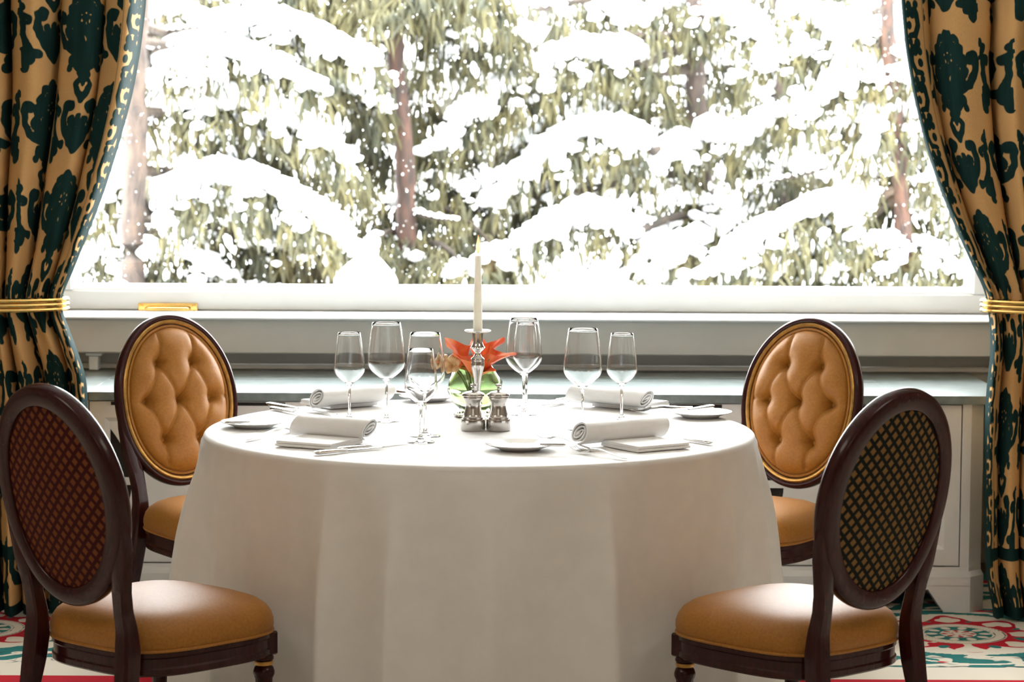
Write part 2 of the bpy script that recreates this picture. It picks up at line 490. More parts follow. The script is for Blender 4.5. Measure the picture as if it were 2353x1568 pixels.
# sash: bottom rail, stiles, top rail, beads
zr0 = zs_lip1 + .004
mb = MB(); mb.bx((gxl - .13, 2.22, zr0), (gxr + .13, 2.31, z_rail_top), 0.004); mb.build('sash_rail', MAT['rail_paint'], win)
mb = MB(); mb.bx((gxl - .13, 2.22, ZT), (gxr + .13, 2.31, ZT + .1), 0.004); mb.build('sash_rail', MAT['rail_paint'], win)
mb = MB(); mb.bx((gxl - .13, 2.221, z_rail_top + .0005), (gxl - .022, 2.309, ZT - .0005), 0.004); mb.build('sash_stile', MAT['rail_paint'], win)
mb = MB(); mb.bx((gxr + .022, 2.221, z_rail_top + .0005), (gxr + .13, 2.309, ZT - .0005), 0.004); mb.build('sash_stile', MAT['rail_paint'], win)
def bead(name, a, b, inw):
    # sloping glazing bead from the sash face back to the glass
    mb = MB(); a = np.array(a); b = np.array(b); inw = np.array(inw)
    pr = [(0, 2.232), (.008, 2.236), (.020, 2.270), (.022, 2.296), (0, 2.296)]
    g = [[p + inw * d + np.array([0, y - p[1], 0]) for d, y in pr] for p in (a, b)]
    mb.grid(np.array(g), wv=True)
    mb.build(name, MAT['sash_paint'], win, angle=25)
bead('glazing_bead', (gxl - .022, 0, z_rail_top), (gxr + .022, 0, z_rail_top), (0, 0, 1))
bead('glazing_bead', (gxl - .022, 0, ZT), (gxr + .022, 0, ZT), (0, 0, -1))
bead('glazing_bead', (gxl - .022, 0, z_rail_top), (gxl - .022, 0, ZT), (1, 0, 0))
bead('glazing_bead', (gxr + .022, 0, z_rail_top), (gxr + .022, 0, ZT), (-1, 0, 0))
# outer frame around the sash
mb = MB()
mb.bx((NX0 + .001, 2.16, zr0), (gxl - .131, 2.36, 2.779), .003)
mb.build('frame_jamb', MAT['sash_paint'], win)
mb = MB(); mb.bx((gxr + .131, 2.16, zr0), (NX1 - .001, 2.36, 2.779), .003); mb.build('frame_jamb', MAT['sash_paint'], win)
mb = MB(); mb.bx((gxl - .13, 2.16, ZT + .101), (gxr + .13, 2.36, 2.779), .003); mb.build('frame_head', MAT['sash_paint'], win)
mb = MB()
b0 = mb.verts([(gxl - .02, GY, z_rail_top - .01), (gxr + .02, GY, z_rail_top - .01), (gxr + .02, GY, ZT + .01), (gxl - .02, GY, ZT + .01)])
mb.quads([[b0, b0 + 1, b0 + 2, b0 + 3]])
mb.build('pane', MAT['pane'], win, smooth=False)

# brass lift handle on the sash rail
hc = P(386, 710, 2.215)
hw, hh = 0.105, 0.020
mb = MB(); mb.bx((hc.x - hw, 2.212, hc.z - hh), (hc.x + hw, 2.219, hc.z + hh), .002)
hp = mb.build('handle', MAT['brass'], win); hp['label'] = 'brass lift handle with screwed plate'
mb = MB()
mb.tube([(hc.x - .072, 2.215, hc.z), (hc.x - .072, 2.195, hc.z), (hc.x - .064, 2.188, hc.z), (hc.x, 2.187, hc.z), (hc.x + .064, 2.188, hc.z), (hc.x + .072, 2.195, hc.z), (hc.x + .072, 2.215, hc.z)], [.008, .008, .008, .0075, .008, .008, .008], 12, up=(0, 0.01, 1))
mb.build('handle_bar', MAT['brass'], hp)
for sx in (-1, 1):
    for sz in (-1, 1):
        mb = MB(); mb.tube([(hc.x + sx * .092, 2.2125, hc.z + sz * .010), (hc.x + sx * .092, 2.2095, hc.z + sz * .010), (hc.x + sx * .092, 2.209, hc.z + sz * .010)], [.0058, .0058, .004], 12)
        mb.box((hc.x + sx * .092, 2.2088, hc.z + sz * .010), (.009, .0008, .0014), .0001)
        mb.build('screw', MAT['brass'], hp)
# small painted stop block standing under the fascia
sb = P(216, 830, 2.04)
mb = MB(); mb.bx((sb.x - .017, 2.03, zc_top + .004), (sb.x + .017, 2.07, Z(822, 2.04)), .003)
mb.bx((sb.x - .026, 2.02, Z(822, 2.04)), (sb.x + .03, 2.08, Z(815, 2.04)), .003)
tag(mb.build('window_stop', MAT['sash_paint']), 'small white painted stop block on the stone worktop near the curtain', 'block')

# ------------------------------------------------------------------ radiator cabinet
FY = 1.41
cxl, cxr = P(205, 1100, FY).x - .035, P(2230, 1100, FY).x
zd1, zd0 = Z(926, FY), Z(1297, FY)
zp0 = Z(1341, FY); zbody = zc_top - .028
cab = thing('radiator_cabinet', 'long white radiator cabinet with fretwork doors and bracket feet below the window', 'cabinet', (0, 0, 0))
def plan(x0, x1, y0, cant, yb):
    return [(x0, y0), (x1, y0), (x1 + cant, y0 + cant), (x1 + cant, yb), (x0 - cant, yb), (x0 - cant, y0 + cant)]
mb = MB()
prism(mb, plan(cxl, cxr, FY + .03, .03, 2.13), zp0 + .03, zbody)          # carcass behind the face frame
mb.build('body', MAT['white_paint'], cab)
CANT = .048
dl, dr = P(206, 1100, FY).x, P(2208, 1100, FY).x
mb = MB()                                                               # face frame: end posts, rails
prism(mb, [(dr + .002, FY), (cxr, FY), (cxr + CANT, FY + CANT), (cxr + CANT, FY + .1), (dr + .002, FY + .1)], zd0 - .03, zbody)
mb.build('post', MAT['white_paint'], cab)
mb = MB()
prism(mb, [(dl - .002, FY), (dl - .002, FY + .1), (cxl - CANT, FY + .1), (cxl - CANT, FY + CANT), (cxl, FY)], zd0 - .03, zbody)
mb.build('post', MAT['white_paint'], cab)
mb = MB(); mb.bx((dl, FY, zd1 + .003), (dr, FY + .029, zbody), .001); mb.build('top_rail', MAT['white_paint'], cab)
mb = MB(); prism(mb, plan(cxl, cxr, FY - .003, CANT, 2.0), Z(1308, FY), zd0 - .003); mb.build('bottom_rail', MAT['white_paint'], cab)
mb = MB()
prism(mb, plan(cxl - .004, cxr + .004, FY - .014, CANT + .004, 2.0), zp0, Z(1320, FY))
prism(mb, plan(cxl - .004, cxr + .004, FY - .014, CANT + .004, 2.0), Z(1320, FY), Z(1308, FY), plan(cxl, cxr, FY - .003, CANT, 2.0))
mb.build('plinth', MAT['white_paint'], cab)
for s in (1, -1):
    mb = MB()
    xe = cxr if s > 0 else -cxl
    xo = xe + .004
    top = [(xo - .155, FY - .014), (xo, FY - .014), (xo + CANT + .004, FY - .01 + CANT), (xo + CANT + .004, FY + .14), (xo - .155, FY + .14)]
    bot = [(xo - .085, FY - .014), (xo, FY - .014), (xo + CANT + .004, FY - .01 + CANT), (xo + CANT + .004, FY + .14), (xo - .085, FY + .14)]
    mid = [(xo - .125, FY - .014)] + top[1:4] + [(xo - .125, FY + .14)]
    f = lambda pl: [(s * x, y) for x, y in pl][::s]
    prism(mb, f(bot), 0.0, zp0 * .86, f([(xo - .135, FY - .014)] + top[1:4] + [(xo - .135, FY + .14)]))
    prism(mb, f(top), zp0 * .86, zp0 + .001, f(top))
    mb.build('foot', MAT['white_paint'], cab)

def door_mesh(w, h):
    """framed door with a recessed fretwork panel: half-leaf openings along each edge"""
    bm = bmesh.new()
    def loop(pts, y):
        v = [bm.verts.new((x, y, z)) for x, z in pts]
        e = [bm.edges.new((v[i], v[(i + 1) % len(v)])) for i in range(len(v))]
        return v, e
    rect = lambda a, b: [(-a, -b), (a, -b), (a, b), (-a, b)]
    # frame with step
    o_v, _ = loop(rect(w / 2, h / 2), 0)
    i_v, _ = loop(rect(w / 2 - .048, h / 2 - .052), 0)
    r_v, r_e = loop(rect(w / 2 - .062, h / 2 - .066), .011)
    ob_v, _ = loop(rect(w / 2, h / 2), .022)
    for A, B in ((o_v, i_v), (i_v, r_v), (ob_v, o_v)):
        for i in range(4):
            j = (i + 1) % 4
            bm.faces.new((A[i], A[j], B[j], B[i]))
    hw_, hh_ = w / 2 - .062, h / 2 - .066
    edges = list(r_e)
    holes = []
    n = 12
    for sx in (-1, 1):
        for sz in (-1, 1):
            pts = [(sx * hw_ * .995, sz * .012)]
            zm_ = hh_ - .022
            for i in range(n + 1):
                t = i / n
                z = .012 + (zm_ - .012) * t
                pts.append((sx * (hw_ * .995 - .068 * (1 - t ** 1.8)), sz * z))
            holes.append(pts)
            pts = [(sx * .012, sz * hh_ * .995)]
            xm_ = hw_ - .03
            for i in range(n + 1):
                t = i / n
                pts.append((sx * (.012 + (xm_ - .012) * t), sz * (hh_ * .995 - .06 * (1 - t ** 1.8))))
            holes.append(pts)
    for hpts in holes:
        v, e = loop(hpts, .011)
        vb, eb = loop(hpts, .021)
        for i in range(len(v)):
            j = (i + 1) % len(v)
            bm.faces.new((v[i], v[j], vb[j], vb[i]))
        for ed in eb: pass
        edges += e
    bmesh.ops.triangle_fill(bm, edges=edges, use_beauty=True, normal=(0, -1, 0))
    me = bpy.data.meshes.new('door')
    bm.to_mesh(me); bm.free()
    me.materials.append(MAT['white_paint'])
    return me
NDOOR = 4
dw = (dr - dl) / NDOOR
dme = door_mesh(dw - .004, zd1 - zd0 - .004)
bk = MB(); bk.bx((-dw / 2 + .05, .0225, -(zd1 - zd0) / 2 + .05), (dw / 2 - .05, .026, (zd1 - zd0) / 2 - .05), .0005)
bko = None
for i in range(NDOOR):
    o = bpy.data.objects.new('door', dme); COL.objects.link(o); o.parent = cab
    o.location = (dl + dw * (i + .5), FY + .001, (zd0 + zd1) / 2)
    if bko is None:
        bko = bk.build('grille_backing', MAT['dark'], o)
    else:
        q = bko.copy(); COL.objects.link(q); q.parent = o
    mb = MB(); mb.bx((-.28, -.0015, (zd1 - zd0) / 2 - .014), (.28, .003, (zd1 - zd0) / 2 - .003), .0003)
    q = mb.build('finger_slot', MAT['dark'], o)

# stone worktop with two long ventilation slots
top = thing('stone_worktop', 'dark green slate worktop with thin vent slots on top of the radiator cabinet', 'worktop', (0, 0, 0))
mb = MB()
tx0, tx1 = NX0 + .002, NX1 - .002
ys1, ys2 = T(1176, 875, zc_top).y, T(1176, 866, zc_top).y
sx0, sx1 = T(560, 870, zc_top).x - .45, T(2006, 870, zc_top).x
for y0, y1 in ((1.385, ys1 - .006), (ys1 + .006, ys2 - .006), (ys2 + .006, 2.138)):
    mb.bx((sx0, y0, zbody + .0005), (sx1, y1, zc_top), .0015)
mb.bx((tx0 if WY > 3 else -1.52, 1.385, zbody + .0005), (sx0 - .0002, 2.138, zc_top), .0015)
mb.bx((sx1 + .0002, 1.385, zbody + .0005), (1.60, 2.138, zc_top), .0015)
mb.build('stone_slab', MAT['slate'], top)
mb = MB(); mb.bx((sx0, ys1 - .03, zbody + .001), (sx1, ys2 + .03, zbody + .006), .0005); mb.build('slot_liner', MAT['dark'], top)

# ------------------------------------------------------------------ carpet
def vnoise(x, y, seed):
    r = np.random.RandomState(seed)
    tab = r.rand(64, 64)
    xi = np.floor(x).astype(int); yi = np.floor(y).astype(int)
    fx = x - xi; fy = y - yi
    fx = fx * fx * (3 - 2 * fx); fy = fy * fy * (3 - 2 * fy)
    g = lambda a, b: tab[a % 64, b % 64]
    return (g(xi, yi) * (1 - fx) + g(xi + 1, yi) * fx) * (1 - fy) + (g(xi, yi + 1) * (1 - fx) + g(xi + 1, yi + 1) * fx) * fy

med = T(2202, 1457, 0.0)
xs = np.concatenate([np.linspace(-4.0, -2.4, 8)[:-1], np.linspace(-2.4, 2.4, 640), np.linspace(2.4, 4.0, 8)[1:]])
ys = np.concatenate([np.linspace(-9.0, .1, 10)[:-1], np.linspace(.1, 2.1, 290)])
X, Yg = np.meshgrid(xs, ys, indexing='ij')
per = 0.76
dx = (X - med.x + per / 2) % per - per / 2
dy = Yg - med.y
r = np.hypot(dx, dy); th = np.arctan2(dy, dx)
fl = vnoise(dx * 22 + 7, dy * 22 + 9, 3) - .5
fl2 = vnoise(np.abs(dx) * 34, dy * 34 + 3, 5) - .5
big = 1.0
red = np.full_like(X, 1.0); teal = np.full_like(X, 1.0); line = np.full_like(X, 1.0)
# red ragged star around the medallion, broken by cream blossoms
rs = r - (.24 + .035 * np.cos(8 * th) + .03 * fl)
blos = .036 - np.hypot((r - .205) * .8, (((th * 8 / TAU + .5) % 1) - .5) * .16) + .045 * fl2 + .03 * fl
red = np.maximum(np.maximum(rs, .148 - r), blos)
teal_bl = np.hypot(r - .20, (((th * 8 / TAU) % 1) - .5) * .15) - .012 - .05 * fl2
teal = np.minimum(teal, teal_bl)
# ring lines
line = np.minimum(line, np.abs(r - .143) - .0028)
line = np.minimum(line, np.abs(r - .112) - .0022)
# inner rosette
ros = np.maximum(r - .104, .055 - r)
pet = .0150 - np.hypot((r - .082) * .8, (((th * 10 / TAU + .5) % 1) - .5) * .055) 
teal = np.minimum(teal, np.maximum(ros, pet * .9))
star = np.maximum(r - (.046 + .010 * np.cos(8 * th)), .017 - r)
petr = .012 - np.hypot(r - .03, (((th * 8 / TAU) % 1) - .5) * .03)
red = np.minimum(red, np.maximum(star, petr * .6))
# outer field: teal leaf clouds and cream flowers
fld = vnoise(np.abs(dx) * 17 + 20, dy * 24 + 33, 17) - .42
fl3 = vnoise(dx * 30 + 2, dy * 30 + 2, 21) - .5
outer = np.maximum(.325 - r + .03 * fl, .09 * (-(fld)) + .02 * (fl3))
outer = np.maximum(outer, .0 * r)
teal = np.minimum(teal, np.where(r > .30, .09 * (-fld) + .035 * fl3, 1.0))
scroll = np.abs(r - (.40 + .03 * np.sin(3 * th))) - .007
teal = np.where(scroll < .004, np.maximum(teal, .004 - scroll), teal)
line = np.minimum(line, np.where((r > .33), np.abs(fld + .06) * .10 - .0016, 1.0))
red = np.minimum(red, np.where((r > .34), .05 * (.84 - (vnoise(dx * 16 + 40, dy * 20 + 40, 31))), 1.0) )
# plain cream band and plain red ground towards the room
yb1 = T(2200, 1535, 0).y; yb0 = T(2200, 1563, 0).y
band = Yg < yb1
red = np.where(band, np.clip(np.maximum(Yg - yb0, yb0 - .12 - Yg), -.05, .05), red)
teal = np.where(band, .05, teal); line = np.where(band, .05, line)
mb = MB()
mb.grid(np.stack([X, Yg, np.zeros_like(X)], -1))
carpet = mb.build('carpet', MAT['carpet'], attrs={'red': red.ravel(), 'teal': teal.ravel(), 'line': line.ravel()}, angle=0)
tag(carpet, 'cream carpet woven with red medallions and teal leaves', 'carpet')
carpet['kind'] = 'structure'

# ------------------------------------------------------------------ curtains
def seg_stroke(U, V, pts, r0, r1):
    d = np.full_like(U, 9.0)
    n = len(pts) - 1
    for i in range(n):
        ax, ay = pts[i]; bx_, by_ = pts[i + 1]
        vx, vy = bx_ - ax, by_ - ay
        t = np.clip(((U - ax) * vx + (V - ay) * vy) / (vx * vx + vy * vy + 1e-12), 0, 1)
        rr = r0 + (r1 - r0) * (i + t) / n
        d = np.minimum(d, np.hypot(U - ax - vx * t, V - ay - vy * t) - rr)
    return d
def circ(U, V, x, y, r): return np.hypot(U - x, V - y) - r
def elli(U, V, x, y, a, b): return (np.hypot((U - x) / a, (V - y) / b) - 1) * min(a, b)
def spiral(cx, cy, r0, r1, a0, a1, n=14):
    return [(cx + (r0 + (r1 - r0) * i / n) * math.cos(a0 + (a1 - a0) * i / n), cy + (r0 + (r1 - r0) * i / n) * math.sin(a0 + (a1 - a0) * i / n)) for i in range(n + 1)]

def damask(U, V):
    w, h = .27, .56
    U = U + .0045 * (vnoise(U * 55 + 9, V * 55 + 4, 41) - .5) * 2; V = V + .0045 * (vnoise(U * 55 + 30, V * 55 + 30, 43) - .5) * 2
    col = np.floor(U / w + .5)
    u = np.abs(U - col * w)
    v = (V + (col % 2) * h / 2 + h / 2) % h - h / 2        # -h/2..h/2
    # palmette
    d = elli(u, v, 0, .01, .048, .078)
    for x, y, r_ in ((.046, .062, .021), (.061, .03, .02), (.064, -.006, .021), (.052, -.042, .02), (.03, .088, .02), (0, .102, .022), (.03, -.068, .018), (.02, -.104, .02), (.045, -.094, .016), (.056, -.118, .011), (0, -.15, .011), (.012, -.135, .012)):
        d = np.minimum(d, circ(u, v, x, y, r_))
    d = np.minimum(d, seg_stroke(u, v, [(0, -.07), (0, -.165)], .016, .004))
    d = np.minimum(d, seg_stroke(u, v, [(.05, -.06), (.088, -.045), (.112, -.01), (.118, .03)] + spiral(.098, .035, .02, .008, 0, 4.6), .012, .005))
    d = np.minimum(d, circ(u, v, .098, .037, .008))
    # gold cut-outs
    for k in range(6):
        a = k * TAU / 6 + PI / 2
        d = np.maximum(d, -elli(u, v, .017 * math.cos(a), .038 + .017 * math.sin(a), .0062, .008))
    d = np.maximum(d, -elli(u, v, 0, -.025, .006, .014))
    d = np.maximum(d, -(np.maximum(circ(u, v, .035, .0, .018), -circ(u, v, .028, -.004, .018))))
    d = np.maximum(d, -(np.maximum(circ(u, v, .024, .075, .015), -circ(u, v, .020, .068, .015))))
    for x, y, r_ in ((.058, .03, .012), (.06, -.006, .012), (.05, -.042, .011), (.044, .062, .012), (.02, -.104, .011), (.0, .10, .013)):
        d = np.maximum(d, -(np.maximum(np.abs(circ(u, v, x, y, r_)) - .0024, .4 * (y + .004 - v))))
    # heart of two scrolls
    vv = np.where(v < 0, v + h, v) - h / 2
    st = [(0, -.088), (.028, -.06), (.052, -.03), (.062, .004), (.058, .034)] + spiral(.042, .042, .018, .006, 0, 4.8)
    e_ = seg_stroke(u, vv, st, .013, .006)
    for x, y, r_ in ((.0, -.05, .026), (.02, -.022, .02), (.0, -.008, .017), (.03, .004, .011), (.0, .014, .010)):
        e_ = np.minimum(e_, circ(u, vv, x, y, r_))
    for r_ in (.022, .036, .05):
        e_ = np.maximum(e_, -(np.abs(np.hypot(u, vv + .0) - r_) - .0024 + .006 * (vv > -.01) ))
    # side leaf sprays linking the columns
    sp_ = seg_stroke(u, vv, [(.062, -.075), (.085, -.07), (.108, -.045), (.12, -.01), (.118, .02)] + spiral(.1, .026, .018, .006, 0, 4.4), .011, .005)
    for x, y, r_ in ((.098, -.09, .018), (.122, -.07, .018), (.128, -.1, .02), (.115, -.118, .014), (.128, .05, .014), (.118, .068, .012), (.135, .085, .013)):
        sp_ = np.minimum(sp_, circ(u, vv, x, y, r_))
    lf = seg_stroke(u, vv, [(.0, .07), (.02, .09), (.03, .115), (.012, .13)], .012, .005)
    return np.minimum(np.minimum(d, e_), np.minimum(sp_, lf))

def edge_scroll(U, V):
    """narrow scroll border running up the leading edge"""
    p = .115
    k = np.floor(V / p)
    v = V - k * p - p / 2
    u = (U - .058) * np.where(k % 2 == 0, 1, -1)
    d = seg_stroke(u, v, [(-.02, -.055), (.01, -.05), (.026, -.02), (.022, .012)] + spiral(.004, .014, .018, .005, 0, 4.8), .009, .005)
    for x, y, r_ in ((-.016, .04, .013), (-.024, .015, .010), (-.02, -.02, .011), (.02, .045, .010), (.002, .012, .006)):
        d = np.minimum(d, circ(u, v, x, y, r_))
    return d

def interp(zq, pts):
    pts = sorted(pts)
    xp = np.array([p[0] for p in pts]); fp = np.array([p[1] for p in pts])
    # smooth (pchip-like) by interpolating then blurring
    zz = np.linspace(xp[0], xp[-1], 800)
    ff = np.interp(zz, xp, fp)
    k = np.hanning(41); k /= k.sum()
    fs = np.convolve(np.pad(ff, 20, mode='edge'), k, mode='valid')
    return np.interp(zq, zz, fs)

def curtain(name, side, edge_px, tie_px, label, tie_label, seed):
    CY = 1.27
    rg = np.random.RandomState(seed)
    W = 2.3
    zt = P(tie_px[0], tie_px[1], CY).z
    ep = [(P(px, py, CY).z, P(px, py, CY).x) for px, py in edge_px]
    ep.append((2.78, ep[0][1] + side * -.0 + (-.04 * side if False else (.03 * -side))))
    zlow = min(z for z, x in ep); ep.append((0.012, [x for z, x in ep if z == zlow][0]))
    z_rows = np.concatenate([np.linspace(0.012, 2.05, 430), np.linspace(2.05, 2.76, 60)[1:]])
    xe = interp(z_rows, ep)
    tx = P(tie_px[0], tie_px[1], CY).x
    xo_pts = [(0.012, tx + side * .42), (zt - .25, tx + side * .46), (zt, tx + side * .43), (zt + .35, tx + side * .62), (1.9, tx + side * .80), (2.78, tx + side * .85)]
    xo = interp(z_rows, xo_pts)
    ns = 420
    s = np.linspace(0, 1, ns)
    S, Zr = np.meshgrid(s, z_rows, indexing='ij')
    xeg = np.broadcast_to(xe, S.shape); xog = np.broadcast_to(xo, S.shape)
    ph = rg.rand(4) * TAU
    nf = 7.0
    sw = S + .012 * np.sin(TAU * 3 * S + ph[1]) + .010 * np.sin(Zr * 2.2 + S * 9 + ph[2])
    phase = TAU * nf * sw + .5 * np.sin(Zr * 1.7 + ph[0]) * (S)
    tight = np.exp(-((Zr - zt) / .10) ** 2)
    up = 1 / (1 + np.exp(-(Zr - zt) / .05))
    A = (.082 + .018 * np.clip((Zr - zt) / .8, 0, 1)) * (1 - .45 * tight) * (.55 + .45 * np.clip(S * 8, 0, 1))
    amp = .75 + .35 * np.sin(TAU * 2.3 * S + ph[3])
    fold = np.sin(phase) + .22 * np.sin(2 * phase + .7)
    y = CY - A * amp * fold
    wrinkle = np.exp(-((Zr - zt) / .12) ** 2) * .010 * np.sin(phase * 2.6 + ph[1])
    y = y + wrinkle - .05 * np.sqrt(np.clip(1 - (2 * S - 1) ** 2, 0, 1)) * tight * 0.6
    swing = -.95 * (xog - xeg) / nf * np.cos(phase) / TAU
    x = xeg + (xog - xeg) * S + swing * np.clip(S * 12, 0, 1)
    # billow just under the tie-back
    y = y - .03 * np.exp(-((Zr - (zt - .14)) / .09) ** 2)
    U = S * W; V = Zr * 1.0
    mot = damask(U - .16 + .05 * seed, V + .11 * seed) - .003
    mot = np.where(U < .112, edge_scroll(U, V) - .003, mot)
    mot = np.where((U > .108) & (U < .118), .003 - np.abs(U - .113), mot)
    mot = np.where(U < .026, -.01, mot)
    zb0, zb1 = P(2300, 1288, CY).z, P(2300, 1258, CY).z
    mot = np.where((Zr > zb0) & (Zr < zb1), np.minimum(mot, -np.minimum(Zr - zb0, zb1 - Zr) - .001), mot)
    mot = np.where(Zr < .05, -.01, mot)
    mb = MB()
    mb.grid(np.stack([x, y, Zr], -1))
    o = mb.build(name, MAT['damask'], attrs={'motif': mot.ravel()}, angle=0)
    md = o.modifiers.new('thickness', 'SOLIDIFY'); md.thickness = .003
    o.modifiers.remove(md)
    tag(o, label, 'curtain', 'damask curtains framing the window')
    # ridged brass hold-back band
    xa, xb = np.interp(zt, z_rows, xe), np.interp(zt, z_rows, xo)
    cx, a = (xa + xb) / 2, abs(xb - xa) / 2 + .010
    th_ = np.arange(96) / 96 * TAU
    hb = .0225
    prof = []
    for k in range(3):
        zc = (-1 + k) * hb * .66
        for j in range(5):
            q = -PI / 2 + PI * j / 4
            prof.append((.010 * math.cos(q) + .004, zc + hb * .30 * math.sin(q)))
    prof += [(-.003, hb), (-.003, -hb)]
    g = np.zeros((len(prof), 96, 3))
    for i, (d, z) in enumerate(prof):
        g[i, :, 0] = cx + (a + d) * np.cos(th_); g[i, :, 1] = CY - .01 + (.112 + d) * np.sin(th_); g[i, :, 2] = zt + z
    mb = MB(); mb.grid(g, wu=True, wv=True)
    tag(mb.build('curtain_tieback', MAT['brass'], recalc=True), tie_label, 'curtain tieback', 'brass curtain tiebacks')

curtain('damask_curtain', -1, [(330, -40), (330, 0), (318, 110), (300, 215), (268, 340), (236, 445), (198, 545), (165, 630), (142, 680), (142, 712), (158, 745), (182, 800), (200, 865), (202, 930), (196, 1040), (190, 1200), (188, 1430)], (142, 697),
        'green and gold damask curtain hanging beside the window handle', 'ridged brass band holding the curtain beside the window handle', 1)
curtain('damask_curtain', 1, [(2064, -40), (2066, 0), (2076, 110), (2094, 215), (2122, 330), (2152, 420), (2192, 520), (2236, 615), (2264, 670), (2268, 700), (2272, 740), (2272, 820), (2266, 930), (2262, 1060), (2262, 1230), (2266, 1330), (2282, 1400)], (2270, 701),
        'green and gold damask curtain beside the cabinet end with the bracket foot in view', 'ridged brass band around the curtain beside the cabinet end with the bracket foot in view', 2)
# ------------------------------------------------------------------ table and cloth
TX, TY, TR, TZ = -0.084, 0.0, 0.722, 0.766
tbl = thing('round_table', 'round pedestal dining table hidden under the white tablecloth', 'table', (TX, TY, 0))
mb = MB(); mb.lathe([(0, .728), (TR - .02, .728), (TR - .008, .733), (TR - .004, .742), (TR - .008, .757), (TR - .02, .7605), (0, .7605)], 64)
mb.build('tabletop', MAT['mahogany'], tbl)
mb = MB(); mb.lathe([(0, .727), (.16, .727), (.16, .70), (.06, .66), (.05, .50), (.07, .40), (.055, .30), (.08, .16), (.11, .12), (0, .12)], 32)
mb.build('pedestal', MAT['mahogany'], tbl)
for k in range(4):
    a = k * PI / 2 + PI / 4
    mb = MB(); c, s = math.cos(a), math.sin(a)
    mb.tube([(c * .06, s * .06, .16), (c * .2, s * .2, .13), (c * .36, s * .36, .06), (c * .45, s * .45, .025)], [.032, .03, .025, .022], 8)
    mb.build('foot', MAT['mahogany'], tbl)

def build_cloth():
    nt_, hem = 720, 0.035
    th = np.arange(nt_) / nt_ * TAU
    # fold ridges: angle measured from the camera side (-Y), positive to the right
    phi = (th + PI / 2 + PI) % TAU - PI            # 0 at -Y
    ridges = [(-76, 5, .9), (-62, 5, .8), (-48, 6, 1.15), (-29, 5, 1.0), (-15, 6, .75), (3, 9, .7), (25, 6, .95), (45, 5, 1.2), (61, 5, 1.0), (76, 5, .8),
              (93, 6, .9), (111, 6, 1), (128, 6, .9), (147, 7, 1), (165, 6, .9), (-177, 6, 1), (-158, 6, .9), (-140, 6, 1), (-122, 6, .9), (-99, 6, 1)]
    F = np.zeros(nt_)
    for a, w, h in ridges:
        d = (phi - math.radians(a) + PI) % TAU - PI
        F += h * np.exp(-np.abs(d / math.radians(w * .75)) ** 1.35)
    F -= F.mean()
    sway = np.zeros(nt_)
    rings = []
    for r in np.linspace(0.0, TR - .012, 26)[1:]:
        rings.append((r, TZ, 0, 0))
    for k in range(1, 7):
        a = k / 6 * PI / 2
        rings.append((TR - .012 + .014 * math.sin(a), TZ - .014 * (1 - math.cos(a)), 0, 0))
    z0 = TZ - .014
    for t in np.concatenate([np.linspace(0.01, .12, 12), np.linspace(.12, z0 - hem, 60)[1:]]):
        flare = .004 + .105 * (1 - math.exp(-t / .30))
        amp = .105 * (1 - math.exp(-(t / .20) ** 1.4)) + .010 * t
        rings.append((TR + .002 + flare, z0 - t, amp, t))
    pts = np.zeros((len(rings), nt_, 3))
    for i, (r, z, amp, t) in enumerate(rings):
        lean = .05 * t * np.sin(phi * 5 + .6)
        Fr = np.interp((phi + lean * .6) % TAU, np.concatenate([(phi % TAU)[np.argsort(phi % TAU)]]), F[np.argsort(phi % TAU)], period=TAU)
        side = 1 + .25 * np.clip(-np.sin(phi), 0, 1) * (t > 0) * 0
        rr = r + amp * Fr * side - (.035 * np.clip(np.sin(phi), 0, 1) * min(1, t / .35) if t else 0)
        if t > 0:      # beside the chairs the cloth hangs straight instead of flaring
            g_ = np.zeros(nt_)
            for ca in (50, -50, 130, -130):
                dd = (phi - math.radians(ca) + PI) % TAU - PI
                g_ = np.maximum(g_, np.exp(-(np.abs(dd) / math.radians(24)) ** 3))
            rr = TR - .004 * min(1, t / .1) + (rr - TR) * (1 - .88 * g_)
        if t == 0 and r < TR - .02:
            zz = z + .0006 * np.sin(r * 40 + phi * 3)
        else:
            zz = z
        pts[i, :, 0] = TX + rr * np.sin(phi); pts[i, :, 1] = TY - rr * np.cos(phi); pts[i, :, 2] = zz
    mb = MB()
    b = mb.grid(pts, wv=True)
    mb.ngon([b + i for i in range(nt_)])
    o = mb.build('tablecloth', MAT['cloth'], angle=0)
    tag(o, 'floor-length white linen tablecloth falling in folds over the round table', 'tablecloth')
build_cloth()

# ------------------------------------------------------------------ chairs
RAKE = math.radians(11)
BC = np.array([0, -.295, .728])
BU = np.array([1, 0, 0.0]); BV = np.array([0, -math.sin(RAKE), math.cos(RAKE)]); BN = np.array([0, math.cos(RAKE), math.sin(RAKE)])
OA, OB = .207, .260
def bk_pt(u, v, n):
    u, v, n = np.broadcast_arrays(np.asarray(u, float), np.asarray(v, float), np.asarray(n, float))
    # oval backs are gently bowed around the sitter
    n = n + .35 * u * u
    return BC + u[..., None] * BU + v[..., None] * BV + n[..., None] * BN
def oval_sweep(mb, prof, seg=120, closed=False):
    th = np.arange(seg) / seg * TAU
    g = np.zeros((len(prof), seg, 3))
    for i, (d, n) in enumerate(prof):
        g[i] = bk_pt((OA - d) * np.cos(th), (OB - d) * np.sin(th), np.full(seg, n))
    return mb.grid(g, wu=closed, wv=True)

